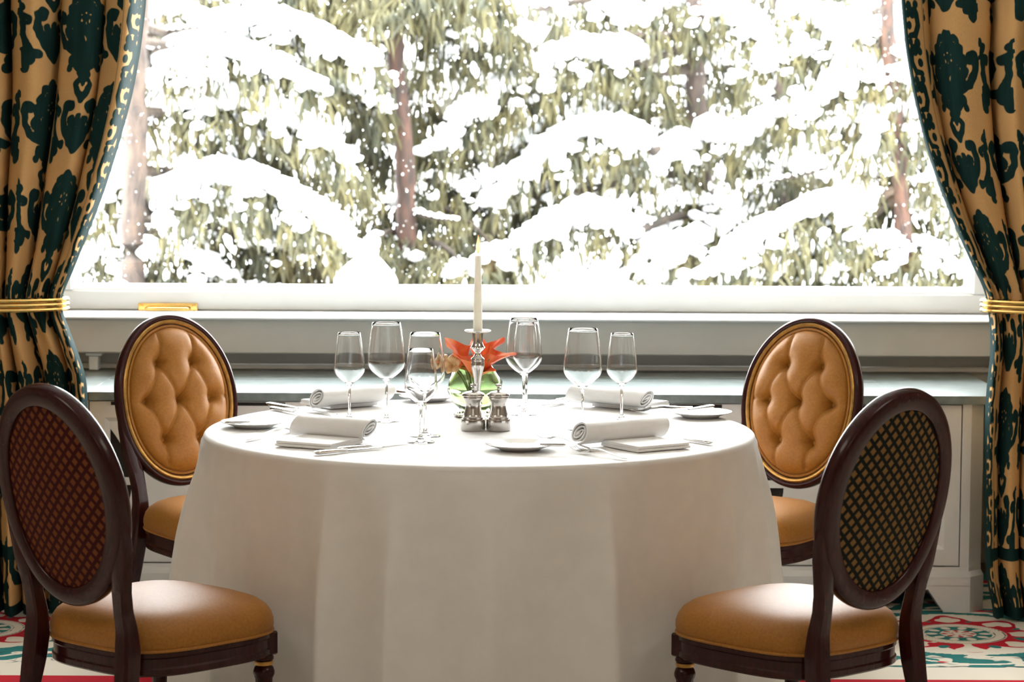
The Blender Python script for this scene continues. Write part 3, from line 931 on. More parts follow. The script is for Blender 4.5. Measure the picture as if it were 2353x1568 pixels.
def make_chair(label):
    ch = thing('dining_chair', label, 'chair', group='oval-back chairs around the table')
    # back frame
    mb = MB()
    oval_sweep(mb, [(.046, -.012), (.046, -.018), (.042, -.022), (.012, -.022), (.004, -.020), (0, -.014), (-.002, .000), (-.001, .010), (.003, .017), (.009, .020), (.014, .018), (.017, .012), (.036, .010), (.046, .006)], closed=True)
    fr = mb.build('back_frame', MAT['mahogany'], ch, recalc=True, angle=50)
    mb = MB(); oval_sweep(mb, [(.0165, .011), (.0165, .017), (.020, .0205), (.025, .0205), (.0285, .017), (.0285, .011)], closed=True)
    mb.build('gilt_moulding', MAT['gilt'], ch, recalc=True)
    # rear panel with lattice fabric
    mb = MB()
    rr = np.linspace(0, 1, 10)[1:]; th = np.arange(72) / 72 * TAU
    g = np.zeros((len(rr), 72, 3))
    for i, r_ in enumerate(rr):
        g[i] = bk_pt((OA - .045) * r_ * np.cos(th), (OB - .045) * r_ * np.sin(th), np.full(72, -.013 - .006 * (1 - r_ * r_)))
    b = mb.grid(g, wv=True); mb.ngon([b + i for i in range(72)])
    mb.build('lattice_panel', MAT['lattice_green'], ch)
    # piping around the front cushion
    mb = MB()
    oval_sweep(mb, [(.036 + .0048 * math.cos(a), .013 + .0048 * math.sin(a)) for a in np.arange(8) / 8 * TAU], closed=True)
    mb.build('piping', MAT['gold_fabric'], ch, recalc=True)
    # tufted front cushion
    buttons = [(-.060, .112), (.060, .112), (-.112, 0), (0, 0), (.112, 0), (-.060, -.118), (.060, -.118)]
    links = [(0, 2), (0, 3), (1, 3), (1, 4), (2, 5), (3, 5), (3, 6), (4, 6)]
    outs = [(0, (-.052, .23)), (1, (.052, .23)), (2, (-.17, .0)), (4, (.17, .0)), (5, (-.05, -.23)), (6, (.05, -.23))]
    a, bb = OA - .040, OB - .040
    nr, na = 70, 220
    R, TH = np.meshgrid(np.linspace(0.0, 1, nr) ** .85, np.arange(na) / na * TAU, indexing='ij')
    u = a * R * np.cos(TH); v = bb * R * np.sin(TH)
    dome = .040 * np.sqrt(np.clip(1 - R ** 5, 0, 1)) + .012 * (1 - R ** 2)
    hgt = .010 + dome
    for k, (x, y) in enumerate(buttons):
        d = np.hypot(u - x, v - y)
        hgt -= .028 * np.exp(-(d / .017) ** 2) + .016 * np.exp(-(d / .042) ** 2)
    def crease(p, q, dep, wd):
        p = np.array(p); q = np.array(q); e = q - p
        t = np.clip(((u - p[0]) * e[0] + (v - p[1]) * e[1]) / (e @ e), 0, 1)
        bow = .006 * np.sin(t * PI)
        d = np.hypot(u - p[0] - e[0] * t + bow * np.sign(e[1] + 1e-9), v - p[1] - e[1] * t)
        return dep * np.exp(-d / wd)
    tot = np.zeros_like(u)
    for i, j in links: tot = np.maximum(tot, crease(buttons[i], buttons[j], .014, .0058))
    for i, q in outs: tot = np.maximum(tot, crease(buttons[i], q, .014, .0052))
    hgt -= tot * np.clip((1.02 - R) * 12, 0.3, 1)
    hgt = np.maximum(hgt, .003)
    mb = MB(); mb.grid(bk_pt(u, v, hgt), wv=True)
    cush = mb.build('back_cushion', MAT['gold_fabric'], ch, angle=0)
    for x, y in buttons:
        mb = MB()
        hb = float(np.interp(0, [0], [0]))
        i = np.argmin(np.hypot(u - x, v - y)); h0 = hgt.ravel()[i]
        g = np.zeros((4, 12, 3)); t12 = np.arange(12) / 12 * TAU
        for k, (rr_, nn) in enumerate(((.0075, .0), (.0072, .0025), (.0045, .0045), (.0008, .005))):
            g[k] = bk_pt(x + rr_ * np.cos(t12), y + rr_ * np.sin(t12), np.full(12, h0 + nn))
        mb.grid(g, wv=True)
        mb.build('button', MAT['gold_fabric'], cush)
    # rear uprights running down into splayed rear legs
    for s in (-1, 1):
        def yy(z):
            if z > .42: return -.238 - (z - .42) * math.tan(RAKE)
            return -.238 - .105 * ((.42 - z) / .42) ** 1.7
        zs = [.70, .66, .61, .565, .52, .475, .43, .38, .33, .25, .16, .08, 0.0]
        xs_ = [.196, .190, .180, .169, .160, .1555, .156, .159, .162, .165, .168, .171, .174]
        wx = [.008, .015, .021, .023, .021, .0195, .021, .024, .024, .021, .019, .0175, .016]
        wy = [.010, .014, .017, .018, .018, .019, .022, .026, .025, .020, .018, .0165, .015]
        path = [(s * x, yy(z) + (.35 * x * x if z > .6 else .35 * x * x * .6), z) for x, z in zip(xs_, zs)]
        # densify
        path = np.array(path); tt = np.linspace(0, len(zs) - 1, 40); base = np.arange(len(zs))
        pp = np.stack([np.interp(tt, base, path[:, k]) for k in range(3)], 1)
        mb = MB(); mb.tube(pp, np.interp(tt, base, wx), 12, ry=np.interp(tt, base, wy), up=(0, 1, 0), sq=4.0)
        mb.build('rear_leg', MAT['mahogany'], ch, angle=35)
    # seat
    ns = 96
    t = np.arange(ns) / ns * TAU
    n_ = 3.4
    su = np.sign(np.cos(t)) * np.abs(np.cos(t)) ** (2 / n_); sv = np.sign(np.sin(t)) * np.abs(np.sin(t)) ** (2 / n_)
    def outline(k):
        x = su * (.222 + .022 * sv) * k
        y = (sv * .222 - .004 + .008 * (1 - su ** 2) * np.clip(sv, 0, 1)) * k
        return x, y
    mb = MB()
    lv = [(.985, .372), (1.006, .376), (1.018, .388), (1.016, .402), (.995, .418), (.955, .432), (.88, .445), (.76, .455), (.58, .462), (.38, .466), (.18, .468), (.02, .4685)]
    g = np.zeros((len(lv), ns, 3))
    for i, (k, z) in enumerate(lv):
        g[i, :, 0], g[i, :, 1] = outline(k); g[i, :, 2] = z
    b = mb.grid(g, wv=True); mb.ngon([b + i for i in range(ns)][::-1]); mb.ngon([b + (len(lv) - 1) * ns + i for i in range(ns)])
    seat = mb.build('seat', MAT['gold_fabric'], ch, recalc=True, angle=0)
    mb = MB(); x, y = outline(1.004)
    g = np.zeros((8, ns, 3))
    for k in range(8):
        aa = k / 8 * TAU
        xx, yy_ = outline(1.006 + .018 * math.cos(aa))
        g[k, :, 0] = xx; g[k, :, 1] = yy_; g[k, :, 2] = .3745 + .0042 * math.sin(aa)
    mb.grid(g, wu=True, wv=True); mb.build('seat_piping', MAT['gold_fabric'], seat, recalc=True)
    mb = MB()
    lv = [(.93, .318), (.985, .316), (1.0, .320), (1.0, .332), (.985, .336), (.985, .356), (1.0, .360), (1.0, .369), (.985, .3715), (.90, .3715)]
    g = np.zeros((len(lv), ns, 3))
    for i, (k, z) in enumerate(lv):
        g[i, :, 0], g[i, :, 1] = outline(k); g[i, :, 2] = z
    mb.grid(g, wu=True, wv=True); mb.build('seat_rail', MAT['mahogany'], ch, recalc=True, angle=30)
    for s in (-1, 1):
        lx, ly = s * .184, .164
        mb = MB()
        mb.box((lx, ly, .343), (.05, .05, .056), .004)
        seg = 24
        prof = [(.020, .316), (.0235, .310), (.0235, .304), (.016, .300), (.016, .290), (.022, .286), (.0255, .276), (.0255, .268), (.021, .258), (.019, .05), (.015, .035), (.014, .012), (.011, 0)]
        th2 = np.arange(seg) / seg * TAU
        pts = np.zeros((len(prof), seg, 3))
        for i, (r_, z) in enumerate(prof):
            fl = 1 - .10 * (np.arange(seg) % 2) if .04 < z < .262 else np.ones(seg)
            sh = r_ * fl * (1 if z > .258 else 1)
            if z == .05: sh = sh * .72
            pts[i, :, 0] = lx + sh * np.cos(th2); pts[i, :, 1] = ly + sh * np.sin(th2); pts[i, :, 2] = z
        mb.grid(pts, wv=True)
        leg = mb.build('front_leg', MAT['mahogany'], ch, angle=40)
        mb = MB(); mb.lathe([(.0155, .301), (.0215, .300), (.0225, .296), (.0215, .291), (.0155, .290)], 24, (lx, ly, 0)); mb.build('gilt_ring', MAT['gilt'], leg)
    return ch

chairs = {
    'FL': (P(401, 931, .97), 180 - 39, None, 'mahogany oval-back chair with tufted gold cushion, standing below the window handle'),
    'FR': (P(1847, 936, .97), 39 - 180, None, 'tufted gold oval-back chair before the worktop, away from the window handle'),
    'NL': (P(136, 1131, -.94), 40, 'lattice_red', 'mahogany oval-back chair seen from behind, its back panel in dark red lattice fabric'),
    'NR': (P(2040, 1138, -.94), -40, 'lattice_green', 'mahogany oval-back chair seen from behind, its back panel in black-green lattice fabric'),
}
first = None
for key, (pos, ang, lat, lab) in chairs.items():
    # ang: turn of the chair's front away from +Y towards +X, degrees
    fx, fy = math.sin(math.radians(ang)), math.cos(math.radians(ang))
    loc = (pos.x + .295 * fx, pos.y + .295 * fy, 0)
    rz = -math.radians(ang)
    if first is None:
        first = make_chair(lab); first.location = loc; first.rotation_euler = (0, 0, rz)
    else:
        dup(first, loc, rz, lab, swap={'lattice_panel': MAT[lat]} if lat else None)

# ------------------------------------------------------------------ glasses
def glass_profile(h, rim, rmax, zmax, zb, rbase, rs=.0036):
    out = [(0.0004, 0), (rbase, 0), (rbase + .0006, .0012), (rbase - .001, .0024), (rbase * .5, .0050), (.009, .0090), (.0052, .014), (rs, .024), (rs * .92, zb * .6), (rs * 1.15, zb - .010), (.0065, zb - .002)]
    n = 12
    for i in range(1, n + 1):
        t = i / n
        z = zb + (zmax - zb) * t
        r_ = .0065 + (rmax - .0065) * math.sin(t * PI / 2) ** .92
        out.append((r_, z - .0))
    for i in range(1, n + 1):
        t = i / n
        out.append((rmax + (rim - rmax) * (t ** 1.55), zmax + (h - zmax) * t))
    w = .0011
    inn = []
    for r_, z in reversed(out[11:]):
        inn.append((max(r_ - w, .0004), z if z >= h - 1e-6 else z + w * .6))
    inn.append((.0004, zb + .006))
    return out + [(rim - w * .5, h + .0006)] + inn

def wine_glass(name, prof, bowl_from, loc, label, group):
    g = thing(name, label, 'wine glass', loc, group=group)
    mb = MB(); mb.lathe(prof, 40)
    mb.build('glass_body', MAT['glass'], g, recalc=True, angle=60)
    return g
big = glass_profile(.266, .0385, .0505, .158, .110, .039)
small = glass_profile(.236, .0305, .0418, .138, .096, .034)
GL = [('small', (803, 965), 'small wine glass before the napkin nearest the window-handle chair'),
      ('big', (888, 968), 'tall wine glass before the napkin nearest the window-handle chair'),
      ('big', (977, 1003), 'tall wine glass right behind a smaller one, beside the green vase'),
      ('small', (967, 1017), 'small wine glass standing close before a taller one beside the vase'),
      ('big', (1203, 953), 'tall wine glass beside the orange flowers, its rim against the window sill'),
      ('small', (1209, 932), 'small wine glass seen through the tall glass beside the orange flowers'),
      ('big', (1338, 988), 'tall wine glass behind the napkin roll nearest the green lattice chair'),
      ('small', (1428, 966), 'small wine glass beside a tall one, behind the green lattice chair setting')]
proto = {}
for kind, (px, py), lab in GL:
    p = T(px, py)
    if kind not in proto:
        proto[kind] = wine_glass('tall_wine_glass' if kind == 'big' else 'small_wine_glass', big if kind == 'big' else small, 0, (p.x, p.y, TZ + .0008), lab, 'wine glasses on the table')
    else:
        dup(proto[kind], (p.x, p.y, TZ + .0008), 0, lab)

# ------------------------------------------------------------------ centrepiece
# candlestick
p = T(1097, 980); zb = TZ + .001
cs = thing('candlestick', 'polished silver baluster candlestick behind the salt and pepper mills', 'candlestick', (p.x, p.y, zb))
mb = MB(); mb.lathe([(0, 0), (.046, 0), (.047, .004), (.044, .009), (.036, .013), (.030, .020), (.018, .028), (.010, .036), (.009, .048), (.0125, .054), (.0095, .060), (.0075, .075), (.008, .100), (.0105, .128), (.0155, .150), (.0178, .162), (.0175, .170), (.0165, .173), (.0185, .177), (.0172, .181), (.0110, .186), (.0078, .193), (.0092, .198), (.0125, .201), (.0175, .206), (.0180, .212), (.0145, .218), (.0132, .225), (.0137, .240), (.0150, .248), (.0150, .2495), (0, .2495)], 40)
mb.build('stem', MAT['silver'], cs, angle=50)
mb = MB(); mb.lathe([(.0126, .2500), (.016, .2485), (.026, .2500), (.0345, .2525), (.0355, .2545), (.034, .2560), (.024, .2535), (.0135, .2530), (.0126, .2530)], 40)
mb.build('drip_plate', MAT['silver'], cs, angle=50)
for k in range(16):
    a = k / 16 * TAU
    if k == 0:
        mb = MB(); mb.lathe([(.0001, -.0024), (.0017, -.0017), (.0024, 0), (.0017, .0017), (.0001, .0024)], 8)
        bead0 = mb.build('bead', MAT['silver'], cs); bo = bead0
    else:
        bo = bead0.copy(); COL.objects.link(bo); bo.parent = cs
    bo.location = (.0178 * math.cos(a), .0178 * math.sin(a), .209)
cd = thing('candle', 'lit tapered ivory candle standing in the silver candlestick', 'candle', (p.x, p.y, zb + .2497))
mb = MB(); mb.lathe([(0, .0), (.0121, .0), (.0120, .02), (.0086, .199), (.0078, .2035), (.0035, .2045), (0, .2040)], 28); mb.build('wax', MAT['wax'], cd)
mb = MB(); mb.tube([(0, 0, .203), (.0003, 0, .208), (.0008, 0, .213)], [.0009, .0008, .0006], 6); mb.build('wick', MAT['wick'], cd)
mb = MB(); mb.lathe([(.0002, 0), (.0028, .003), (.0050, .010), (.0058, .016), (.0050, .025), (.0030, .036), (.0012, .045), (.0001, .050)], 20)
fo = mb.build('flame', MAT['flame'], cd); fo.location = (.0004, 0, .2085)

# mills
mill_prof = [(0, 0), (.0290, 0), (.0302, .0015), (.0302, .026), (.0295, .0285), (.0270, .0290), (.0265, .0330), (.0245, .0345), (.0235, .0400), (.0200, .0520), (.0185, .0600), (.0192, .0670), (.0225, .0740), (.0245, .0765), (.0250, .0800), (.0245, .0830), (.0282, .0840), (.0288, .0875), (.0270, .0905), (.0180, .0945), (.0090, .0965), (0, .0965)]
for i, ((px, py), nm, lab) in enumerate((((1087, 990), 'salt_mill', 'silver waisted mill in front of the candlestick stem'), ((1145, 990), 'pepper_mill', 'silver waisted mill standing before the flower vase, beside its twin'))):
    q = T(px, py)
    if i == 0:
        ml = thing(nm, lab, 'mill', (q.x, q.y, TZ + .001), group='silver mills')
        mb = MB(); mb.lathe([(a_ * 1.06, b_ * 1.08) for a_, b_ in mill_prof], 40); mb.build('body', MAT['pewter'], ml, angle=45)
        mb = MB(); mb.lathe([(.0035, .0966), (.0040, .0990), (.0038, .1060), (.0075, .1085), (.0082, .1115), (.0070, .1140), (.0001, .1150)], 20); mb.build('knob', MAT['pewter'], ml).location.z = .0077
    else:
        d = dup(ml, (q.x, q.y, TZ + .001), 0, lab); d.name = nm

# vase on a beaded silver coaster
vp = T(1091, 958)
co = thing('coaster', 'round silver coaster with beaded rim under the green vase', 'coaster', (vp.x, vp.y, TZ + .001))
mb = MB(); mb.lathe([(0, 0), (.050, 0), (.054, .003), (.052, .006), (.046, .005), (0, .005)], 40); mb.build('dish', MAT['silver'], co)
for k in range(28):
    a = k / 28 * TAU
    if k == 0:
        mb = MB(); mb.lathe([(.0001, -.005), (.0035, -.0035), (.005, 0), (.0035, .0035), (.0001, .005)], 10); b0_ = mb.build('bead', MAT['silver'], co); bo = b0_
    else:
        bo = b0_.copy(); COL.objects.link(bo); bo.parent = co
    bo.location = (.055 * math.cos(a), .055 * math.sin(a), .006)
def facet_vase():
    seg = 9
    levels = [(.022, .0), (.043, .012), (.062, .034), (.0705, .060), (.070, .086), (.058, .110), (.046, .126), (.044, .132)]
    mb = MB()
    rows = []
    for i, (r_, z) in enumerate(levels):
        off = .5 * (i % 2)
        a = (np.arange(seg) + off) / seg * TAU
        rows.append(mb.verts(np.stack([r_ * np.cos(a), r_ * np.sin(a), np.full(seg, z)], 1)))
    for i in range(len(levels) - 1):
        for k in range(seg):
            k2 = (k + 1) % seg
            a, b = rows[i], rows[i + 1]
            if i % 2 == 0: mb.tris([[a + k, a + k2, b + k], [a + k2, b + k2, b + k]])
            else: mb.tris([[a + k, b + k2, b + k], [a + k, a + k2, b + k2]])
    mb.ngon([rows[0] + k for k in range(seg)][::-1])
    inner = [(.040, .132), (.042, .124), (.053, .108), (.064, .085), (.0645, .060), (.056, .036), (.038, .016), (.001, .012)]
    n0 = mb.n
    mb.lathe(inner, 36)
    # rim bridging the faceted lip and the smooth bore
    o_i = rows[-1]
    for k in range(36):
        k2 = (k + 1) % 36
        a = o_i + int(k * seg / 36) % seg; b = o_i + int((k + 1) * seg / 36) % seg
        if a != b: mb.quads([[a, b, n0 + k2, n0 + k]])
        else: mb.tris([[a, n0 + k2, n0 + k]])
    return mb
vs_ = thing('flower_vase', 'round faceted green glass vase holding orange flowers', 'vase', (vp.x, vp.y, TZ + .0115))
vb_ = facet_vase().build('vase_body', MAT['green_glass'], vs_, smooth=False, recalc=True)
vb_.scale = (1.08, 1.08, 1.0)

def calla(tip, lean_az, lean, size, turn, label, mat='calla'):
    """one calla flower: rolled funnel with a pointed flaring lip, on a stem reaching into the vase"""
    base = Vector((vp.x, vp.y, TZ + .03))
    head = Vector(tip)
    f = thing('calla_lily', label, 'flower', (vp.x, vp.y, TZ + .03), group='flowers in the green vase')
    d = (head - base)
    ax = Vector((math.sin(lean_az) * math.sin(lean), -math.cos(lean_az) * math.sin(lean), math.cos(lean)))
    hz = Vector((math.sin(lean_az), -math.cos(lean_az), 0)); e1 = -(hz - ax * hz.dot(ax)).normalized(); e1 = Matrix.Rotation(turn, 3, ax) @ e1
    e2 = ax.cross(e1)
    nu, nv = 36, 20
    g = np.zeros((nv, nu, 3))
    L = .076 * size
    for i in range(nv):
        v = i / (nv - 1)
        for j in range(nu):
            a = j / (nu - 1) * TAU * 1.06
            r_ = (.0045 + .0165 * v ** 1.4 + .007 * v ** 6) * size * (1 + .05 * j / nu)
            lip = (.5 + .5 * math.cos(a - PI)) ** 2.2
            z = L * v * (.72 + .28 * (.5 + .5 * math.cos(a - PI))) + .036 * size * lip ** 2.0 * v ** 4
            r_ = r_ * (1 + .30 * lip * v ** 5) + .004 * math.sin(4 * a + turn) * v ** 3 * size
            pz = Vector(head) - d * 0 + e1 * (r_ * math.cos(a)) + e2 * (r_ * math.sin(a)) + ax * (z - L * .6)
            g[i, j] = pz - base
    mb = MB(); mb.grid(g); mb.build('spathe', MAT[mat], f, angle=0)
    mb = MB()
    s0 = Vector(head) - ax * L * .55
    mb.tube([tuple(s0 - base), tuple(s0 + ax * L * .3 - base), tuple(s0 + ax * L * .8 - base)], [.003 * size, .0035 * size, .002 * size], 8); mb.build('spadix', MAT['cream_petal'], f)
    mb = MB()
    q0 = Vector((0, 0, 0)) + Vector((random.uniform(-.02, .02), random.uniform(-.02, .02), 0))
    q1 = s0 - base
    mid = q0.lerp(q1, .55) + Vector((0, 0, .005)); mid.x *= .45; mid.y *= .45
    pth = [tuple((1 - t) ** 2 * q0 + 2 * t * (1 - t) * mid + t * t * q1) for t in np.linspace(0, 1, 10)]
    mb.tube(pth, .0042, 8); mb.build('stem', MAT['stem'], f)
random.seed(4)
def at(px, py, dy): return P(px, py, vp.y + dy)
for (px, py, dy_, az, ln, sz, tn, lab) in (
        (1122, 850, -.045, 55, 42, .95, .3, 'wide orange calla lily leaning out beside the candlestick stem'),
        (1138, 832, -.01, 92, 55, .85, -.3, 'orange calla lily with its lip curling away towards the tall glass'),
        (1068, 828, -.03, -70, 22, 1.0, .5, 'upright orange calla lily with a thin pointed tip beside the drip plate'),
        (1082, 852, -.055, -35, 30, .9, -.5, 'deep orange calla lily low at the vase rim behind the candlestick'),
        (1112, 868, -.05, 25, 55, .8, .2, 'small red-orange calla lily drooping over the vase rim'),
        (1104, 830, .03, 165, 22, .95, .4, 'orange calla lily standing at the back of the bunch'),
        (1060, 852, -.02, -85, 52, .75, .0, 'small orange calla lily leaning towards the cream blossoms'),
        (1124, 820, .01, 115, 30, .8, -.8, 'half-open orange calla lily highest beside the drip plate')):
    calla(at(px - 5, py - 14, dy_), math.radians(az), math.radians(ln), sz, tn, lab)

def blossom(pos, az, size, label, mat):
    base = Vector((vp.x, vp.y, TZ + .03)); head = Vector(pos)
    f = thing('cream_blossom', label, 'flower', tuple(base), group='flowers in the green vase')
    ax = Vector((math.sin(az), -math.cos(az), .35)).normalized()
    e1 = ax.orthogonal().normalized(); e2 = ax.cross(e1)
    for k in range(5):
        a = k / 5 * TAU + .3
        dirv = e1 * math.cos(a) + e2 * math.sin(a); side = ax.cross(dirv)
        g = np.zeros((7, 7, 3))
        for i in range(7):
            t = i / 6
            w = .013 * size * math.sin(PI * min(.97, t * .85 + .12)) ** .8
            for j in range(7):
                s = j / 3 - 1
                p_ = head - base + dirv * (.024 * size * t) + side * (w * s) + ax * (.014 * size * math.sin(t * 2.2) - .004 * s * s * size)
                g[i, j] = p_
        mb = MB(); mb.grid(g); mb.build('petal', MAT[mat], f, angle=0)
    mb = MB(); q1 = head - base - ax * .003; q0 = Vector((-.01, 0, 0)); mid = q0.lerp(q1, .6); mid.x *= .4; mid.z *= 1.15
    mb.tube([tuple((1 - t) ** 2 * q0 + 2 * t * (1 - t) * mid + t * t * q1) for t in np.linspace(0, 1, 9)], .002, 6); mb.build('stem', MAT['stem'], f)
blossom(at(1042, 840, -.04), math.radians(-25), 1.15, 'cream blossom hanging at the rim of the green vase', 'cream_petal')
blossom(at(1022, 832, -.02), math.radians(-55), 1.05, 'cream blossom furthest from the candlestick, seen through the tall glass', 'cream_petal')
blossom(at(1052, 822, .0), math.radians(-10), .8, 'small pale blossom between the cream ones and the upright orange lily', 'pink_bud')

# ------------------------------------------------------------------ napkins
FACE = {'A': (math.radians(131), None), 'B': (math.radians(41), None), 'C': (math.radians(-131), None), 'D': (math.radians(-41), None)}
def make_napkin(loc, axis_ang, guest, roll_len, label, flat=(.16, .165)):
    """axis_ang: direction of the roll in plan; guest: unit vector towards the diner"""
    n = thing('linen_napkin', label, 'napkin', loc, axis_ang, group='folded white napkins')
    # guest side in local frame
    gl = -1 if (Matrix.Rotation(-axis_ang, 2) @ Vector(guest)).y < 0 else 1
    mb = MB()      # folded flat part: three soft layers
    for k in range(2):
        z = .0012 + k * .0072
        L, D = flat
        g = []
        nn = 8
        prof = []
        for j in range(9):
            a = -PI / 2 + PI * j / 8
            prof.append((D + .004 * math.cos(a) - .002 * k, z + .0035 + .0035 * math.sin(a)))
        prof = [(.012, z)] + prof + [(.012, z + .007)]
        arr = np.zeros((2, len(prof), 3))
        for i, xx in enumerate((-L / 2 + .002 * k, L / 2 - .002 * k)):
            for j, (y, zz) in enumerate(prof):
                arr[i, j] = (xx + .012, gl * y, zz)
        b = mb.grid(arr, wv=True)
        mb.ngon([b + j for j in range(len(prof))]); mb.ngon([b + len(prof) + j for j in range(len(prof))])
    mb.build('flat_fold', MAT['linen'], n, recalc=True, angle=50)
    # the roll: a spiral sheet
    mb = MB()
    nt_ = 64
    turns = 3.2
    tt = np.linspace(0, 1, nt_)
    a = tt * TAU * turns - PI * .42
    ro = .034 - .031 * tt
    xs_ = np.linspace(-roll_len / 2, roll_len / 2, 9)
    th_ = .0045
    def sect(r_, xi):
        k = 1 + .03 * math.sin(xi * 30)
        y = r_ * 1.12 * np.cos(a) * k * gl; z = r_ * .86 * np.sin(a) * k + .0345
        return y, z
    arr = np.zeros((len(xs_), nt_ * 2, 3))
    for i, xx in enumerate(xs_):
        y1, z1 = sect(ro, xx); y2, z2 = sect(ro - th_, xx)
        slant = .010 * np.sin(a)
        arr[i, :nt_, 0] = xx + (slant if abs(xx) > roll_len * .45 else 0); arr[i, nt_:, 0] = arr[i, :nt_, 0][::-1]
        arr[i, :nt_, 1] = y1; arr[i, :nt_, 2] = z1
        arr[i, nt_:, 1] = y2[::-1]; arr[i, nt_:, 2] = z2[::-1]
    arr[:, :, 2] += .0015
    mb.grid(arr, wv=True)
    for e_ in (0, len(xs_) - 1):
        b = e_ * nt_ * 2
        for j in range(nt_ - 1): mb.quads([[b + j, b + j + 1, b + 2 * nt_ - 2 - j, b + 2 * nt_ - 1 - j]])
    mb.build('roll', MAT['linen'], n, recalc=True, angle=50)
    return n
def px_axis(p, q):
    a, b = T(*p), T(*q)
    return math.atan2(b.y - a.y, b.x - a.x), ((a.x + b.x) / 2, (a.y + b.y) / 2, TZ + .001), (b - a).length
for (p, q, guest, lab) in (
        ((728, 947), (893, 932), (-.7, .7), 'white linen napkin rolled at one edge, before the window-handle chair'),
        ((684, 1008), (850, 1020), (-.7, -.7), 'white linen napkin rolled at one edge, lying before the red lattice chair'),
        ((1315, 932), (1485, 949), (.7, .7), 'white linen napkin rolled at one edge, before the tufted chair away from the handle'),
        ((1330, 1029), (1518, 1013), (.7, -.7), 'white linen napkin rolled at one edge, lying before the green lattice chair')):
    ang, c, L = px_axis(p, q)
    ang2 = math.copysign(min(abs(ang), math.radians(38)), ang)
    dist = abs(T(*q).x - T(*p).x) / math.cos(ang2)
    make_napkin(c, ang2, guest, dist, lab.replace('right-hand ', ''))

# ------------------------------------------------------------------ bread plates and cutlery
def plate(px, py, label):
    q = T(px, py)
    o = thing('bread_plate', label, 'plate', (q.x, q.y, TZ + .001), group='white bread plates')
    mb = MB(); mb.lathe([(0, 0), (.050, 0), (.052, .002), (.062, .006), (.084, .0130), (.0865, .0142), (.086, .0158), (.066, .0095), (.054, .0058), (.048, .0045), (0, .0045)], 56)
    mb.build('dish', MAT['china'], o, angle=50)
    return o
plate(583, 982, 'white bread plate with a butter knife across it, before the red lattice chair')
plate(1195, 1034, 'white bread plate with a butter knife across it, before the green lattice chair')
plate(1610, 959, 'white bread plate beside the tufted chair away from the window handle')
plate(985, 921, 'white bread plate behind the tall glasses beside the vase')

def knife(p, q, z, label, group='table knives', flip=1):
    """p: pixel of the handle end, q: pixel of the blade tip"""
    a = T(p[0], p[1], TZ + z); b = T(q[0], q[1], TZ + z)
    L = (b - a).length; ang = math.atan2(b.y - a.y, b.x - a.x)
    o = thing('table_knife', label, 'knife', (a.x, a.y, TZ + z), ang, group=group)
    hl = L * .46
    mb = MB(); t = np.linspace(0, 1, 12)
    w = np.interp(t, [0, .04, .5, .9, 1], [.004, .0095, .0085, .0062, .005])
    mb.tube(np.stack([t * hl, 0 * t, 0 * t + .005], 1), w, 12, ry=w * .55, sq=2.6); mb.build('handle', MAT['steel'], o)
    mb = MB()
    n = 14
    pts = np.zeros((n, 4, 3))
    for i in range(n):
        s = i / (n - 1)
        x = hl * .98 + (L - hl * .98) * s
        hwid = float(np.interp(s, [0, .08, .5, .85, 1], [.004, .0075, .0095, .0085, .0008]))
        pts[i] = [(x, -hwid * .55, .005), (x, 0, .0062), (x, hwid, .005), (x, 0, .0042)]
    b_ = mb.grid(pts, wv=True); mb.build('blade', MAT['steel'], o)
    return o
def fork(p, q, z, label):
    a = T(p[0], p[1], TZ + z); b = T(q[0], q[1], TZ + z)
    L = (b - a).length; ang = math.atan2(b.y - a.y, b.x - a.x)
    o = thing('table_fork', label, 'fork', (a.x, a.y, TZ + z), ang, group='table forks')
    t = np.linspace(0, 1, 16)
    hl = L * .66
    w = np.interp(t, [0, .03, .3, .7, 1], [.003, .0095, .0065, .004, .0035])
    zz = .003 + .012 * np.interp(t, [0, .35, .75, 1], [0, .35, 1, .85])
    mb = MB(); mb.tube(np.stack([t * hl, 0 * t, zz], 1), w, 10, ry=np.full(16, .0018)); mb.build('handle', MAT['steel'], o)
    mb = MB()
    n = 8
    pts = np.zeros((n, 4, 3))
    for i in range(n):
        s = i / (n - 1); x = hl * .97 + (L * .16) * s
        wd = .0035 + .0085 * math.sin(min(1, s * 1.25) * PI / 2)
        z0 = .0132 - .010 * math.sin(s * PI / 2)
        pts[i] = [(x, -wd, z0 + .002), (x, 0, z0 - .001), (x, wd, z0 + .002), (x, 0, z0 + .001)]
    mb.grid(pts, wv=True)
    hd = mb.build('head', MAT['steel'], o)
    x0 = hl * .97 + L * .155
    for k in range(4):
        y = -.0096 + .0064 * k
        s = np.linspace(0, 1, 6)
        mb = MB(); mb.tube(np.stack([x0 + (L - x0) * s, y + 0 * s, .0045 + .009 * s ** 2], 1), np.linspace(.0016, .0009, 6), 6); mb.build('tine', MAT['steel'], hd)
    return o
knife((614, 931), (775, 957), .0016, 'table knife lying before the window-handle chair, outermost of the pair')
knife((622, 941), (742, 963), .0016, 'shorter table knife lying before the window-handle chair, nearest the bread plate')
knife((722, 1046), (884, 1031), .0016, 'table knife at the cloth edge before the red lattice chair')
knife((776, 1037), (940, 1019), .0016, 'long table knife beside the small front glass and the red lattice chair setting')
knife((517, 976), (640, 972), .0188, 'butter knife resting on the bread plate before the red lattice chair', 'butter knives')
knife((1300, 1027), (1172, 1024), .0188, 'butter knife resting on the bread plate before the green lattice chair', 'butter knives')
knife((1640, 937), (1510, 957), .0188, 'butter knife resting on the bread plate by the tufted chair away from the window handle', 'butter knives')
knife((912, 902), (1010, 915), .0188, 'butter knife resting on the bread plate behind the tall glasses', 'butter knives')
knife((1636, 1022), (1500, 1003), .0016, 'table knife reaching out from under the napkin before the green lattice chair')
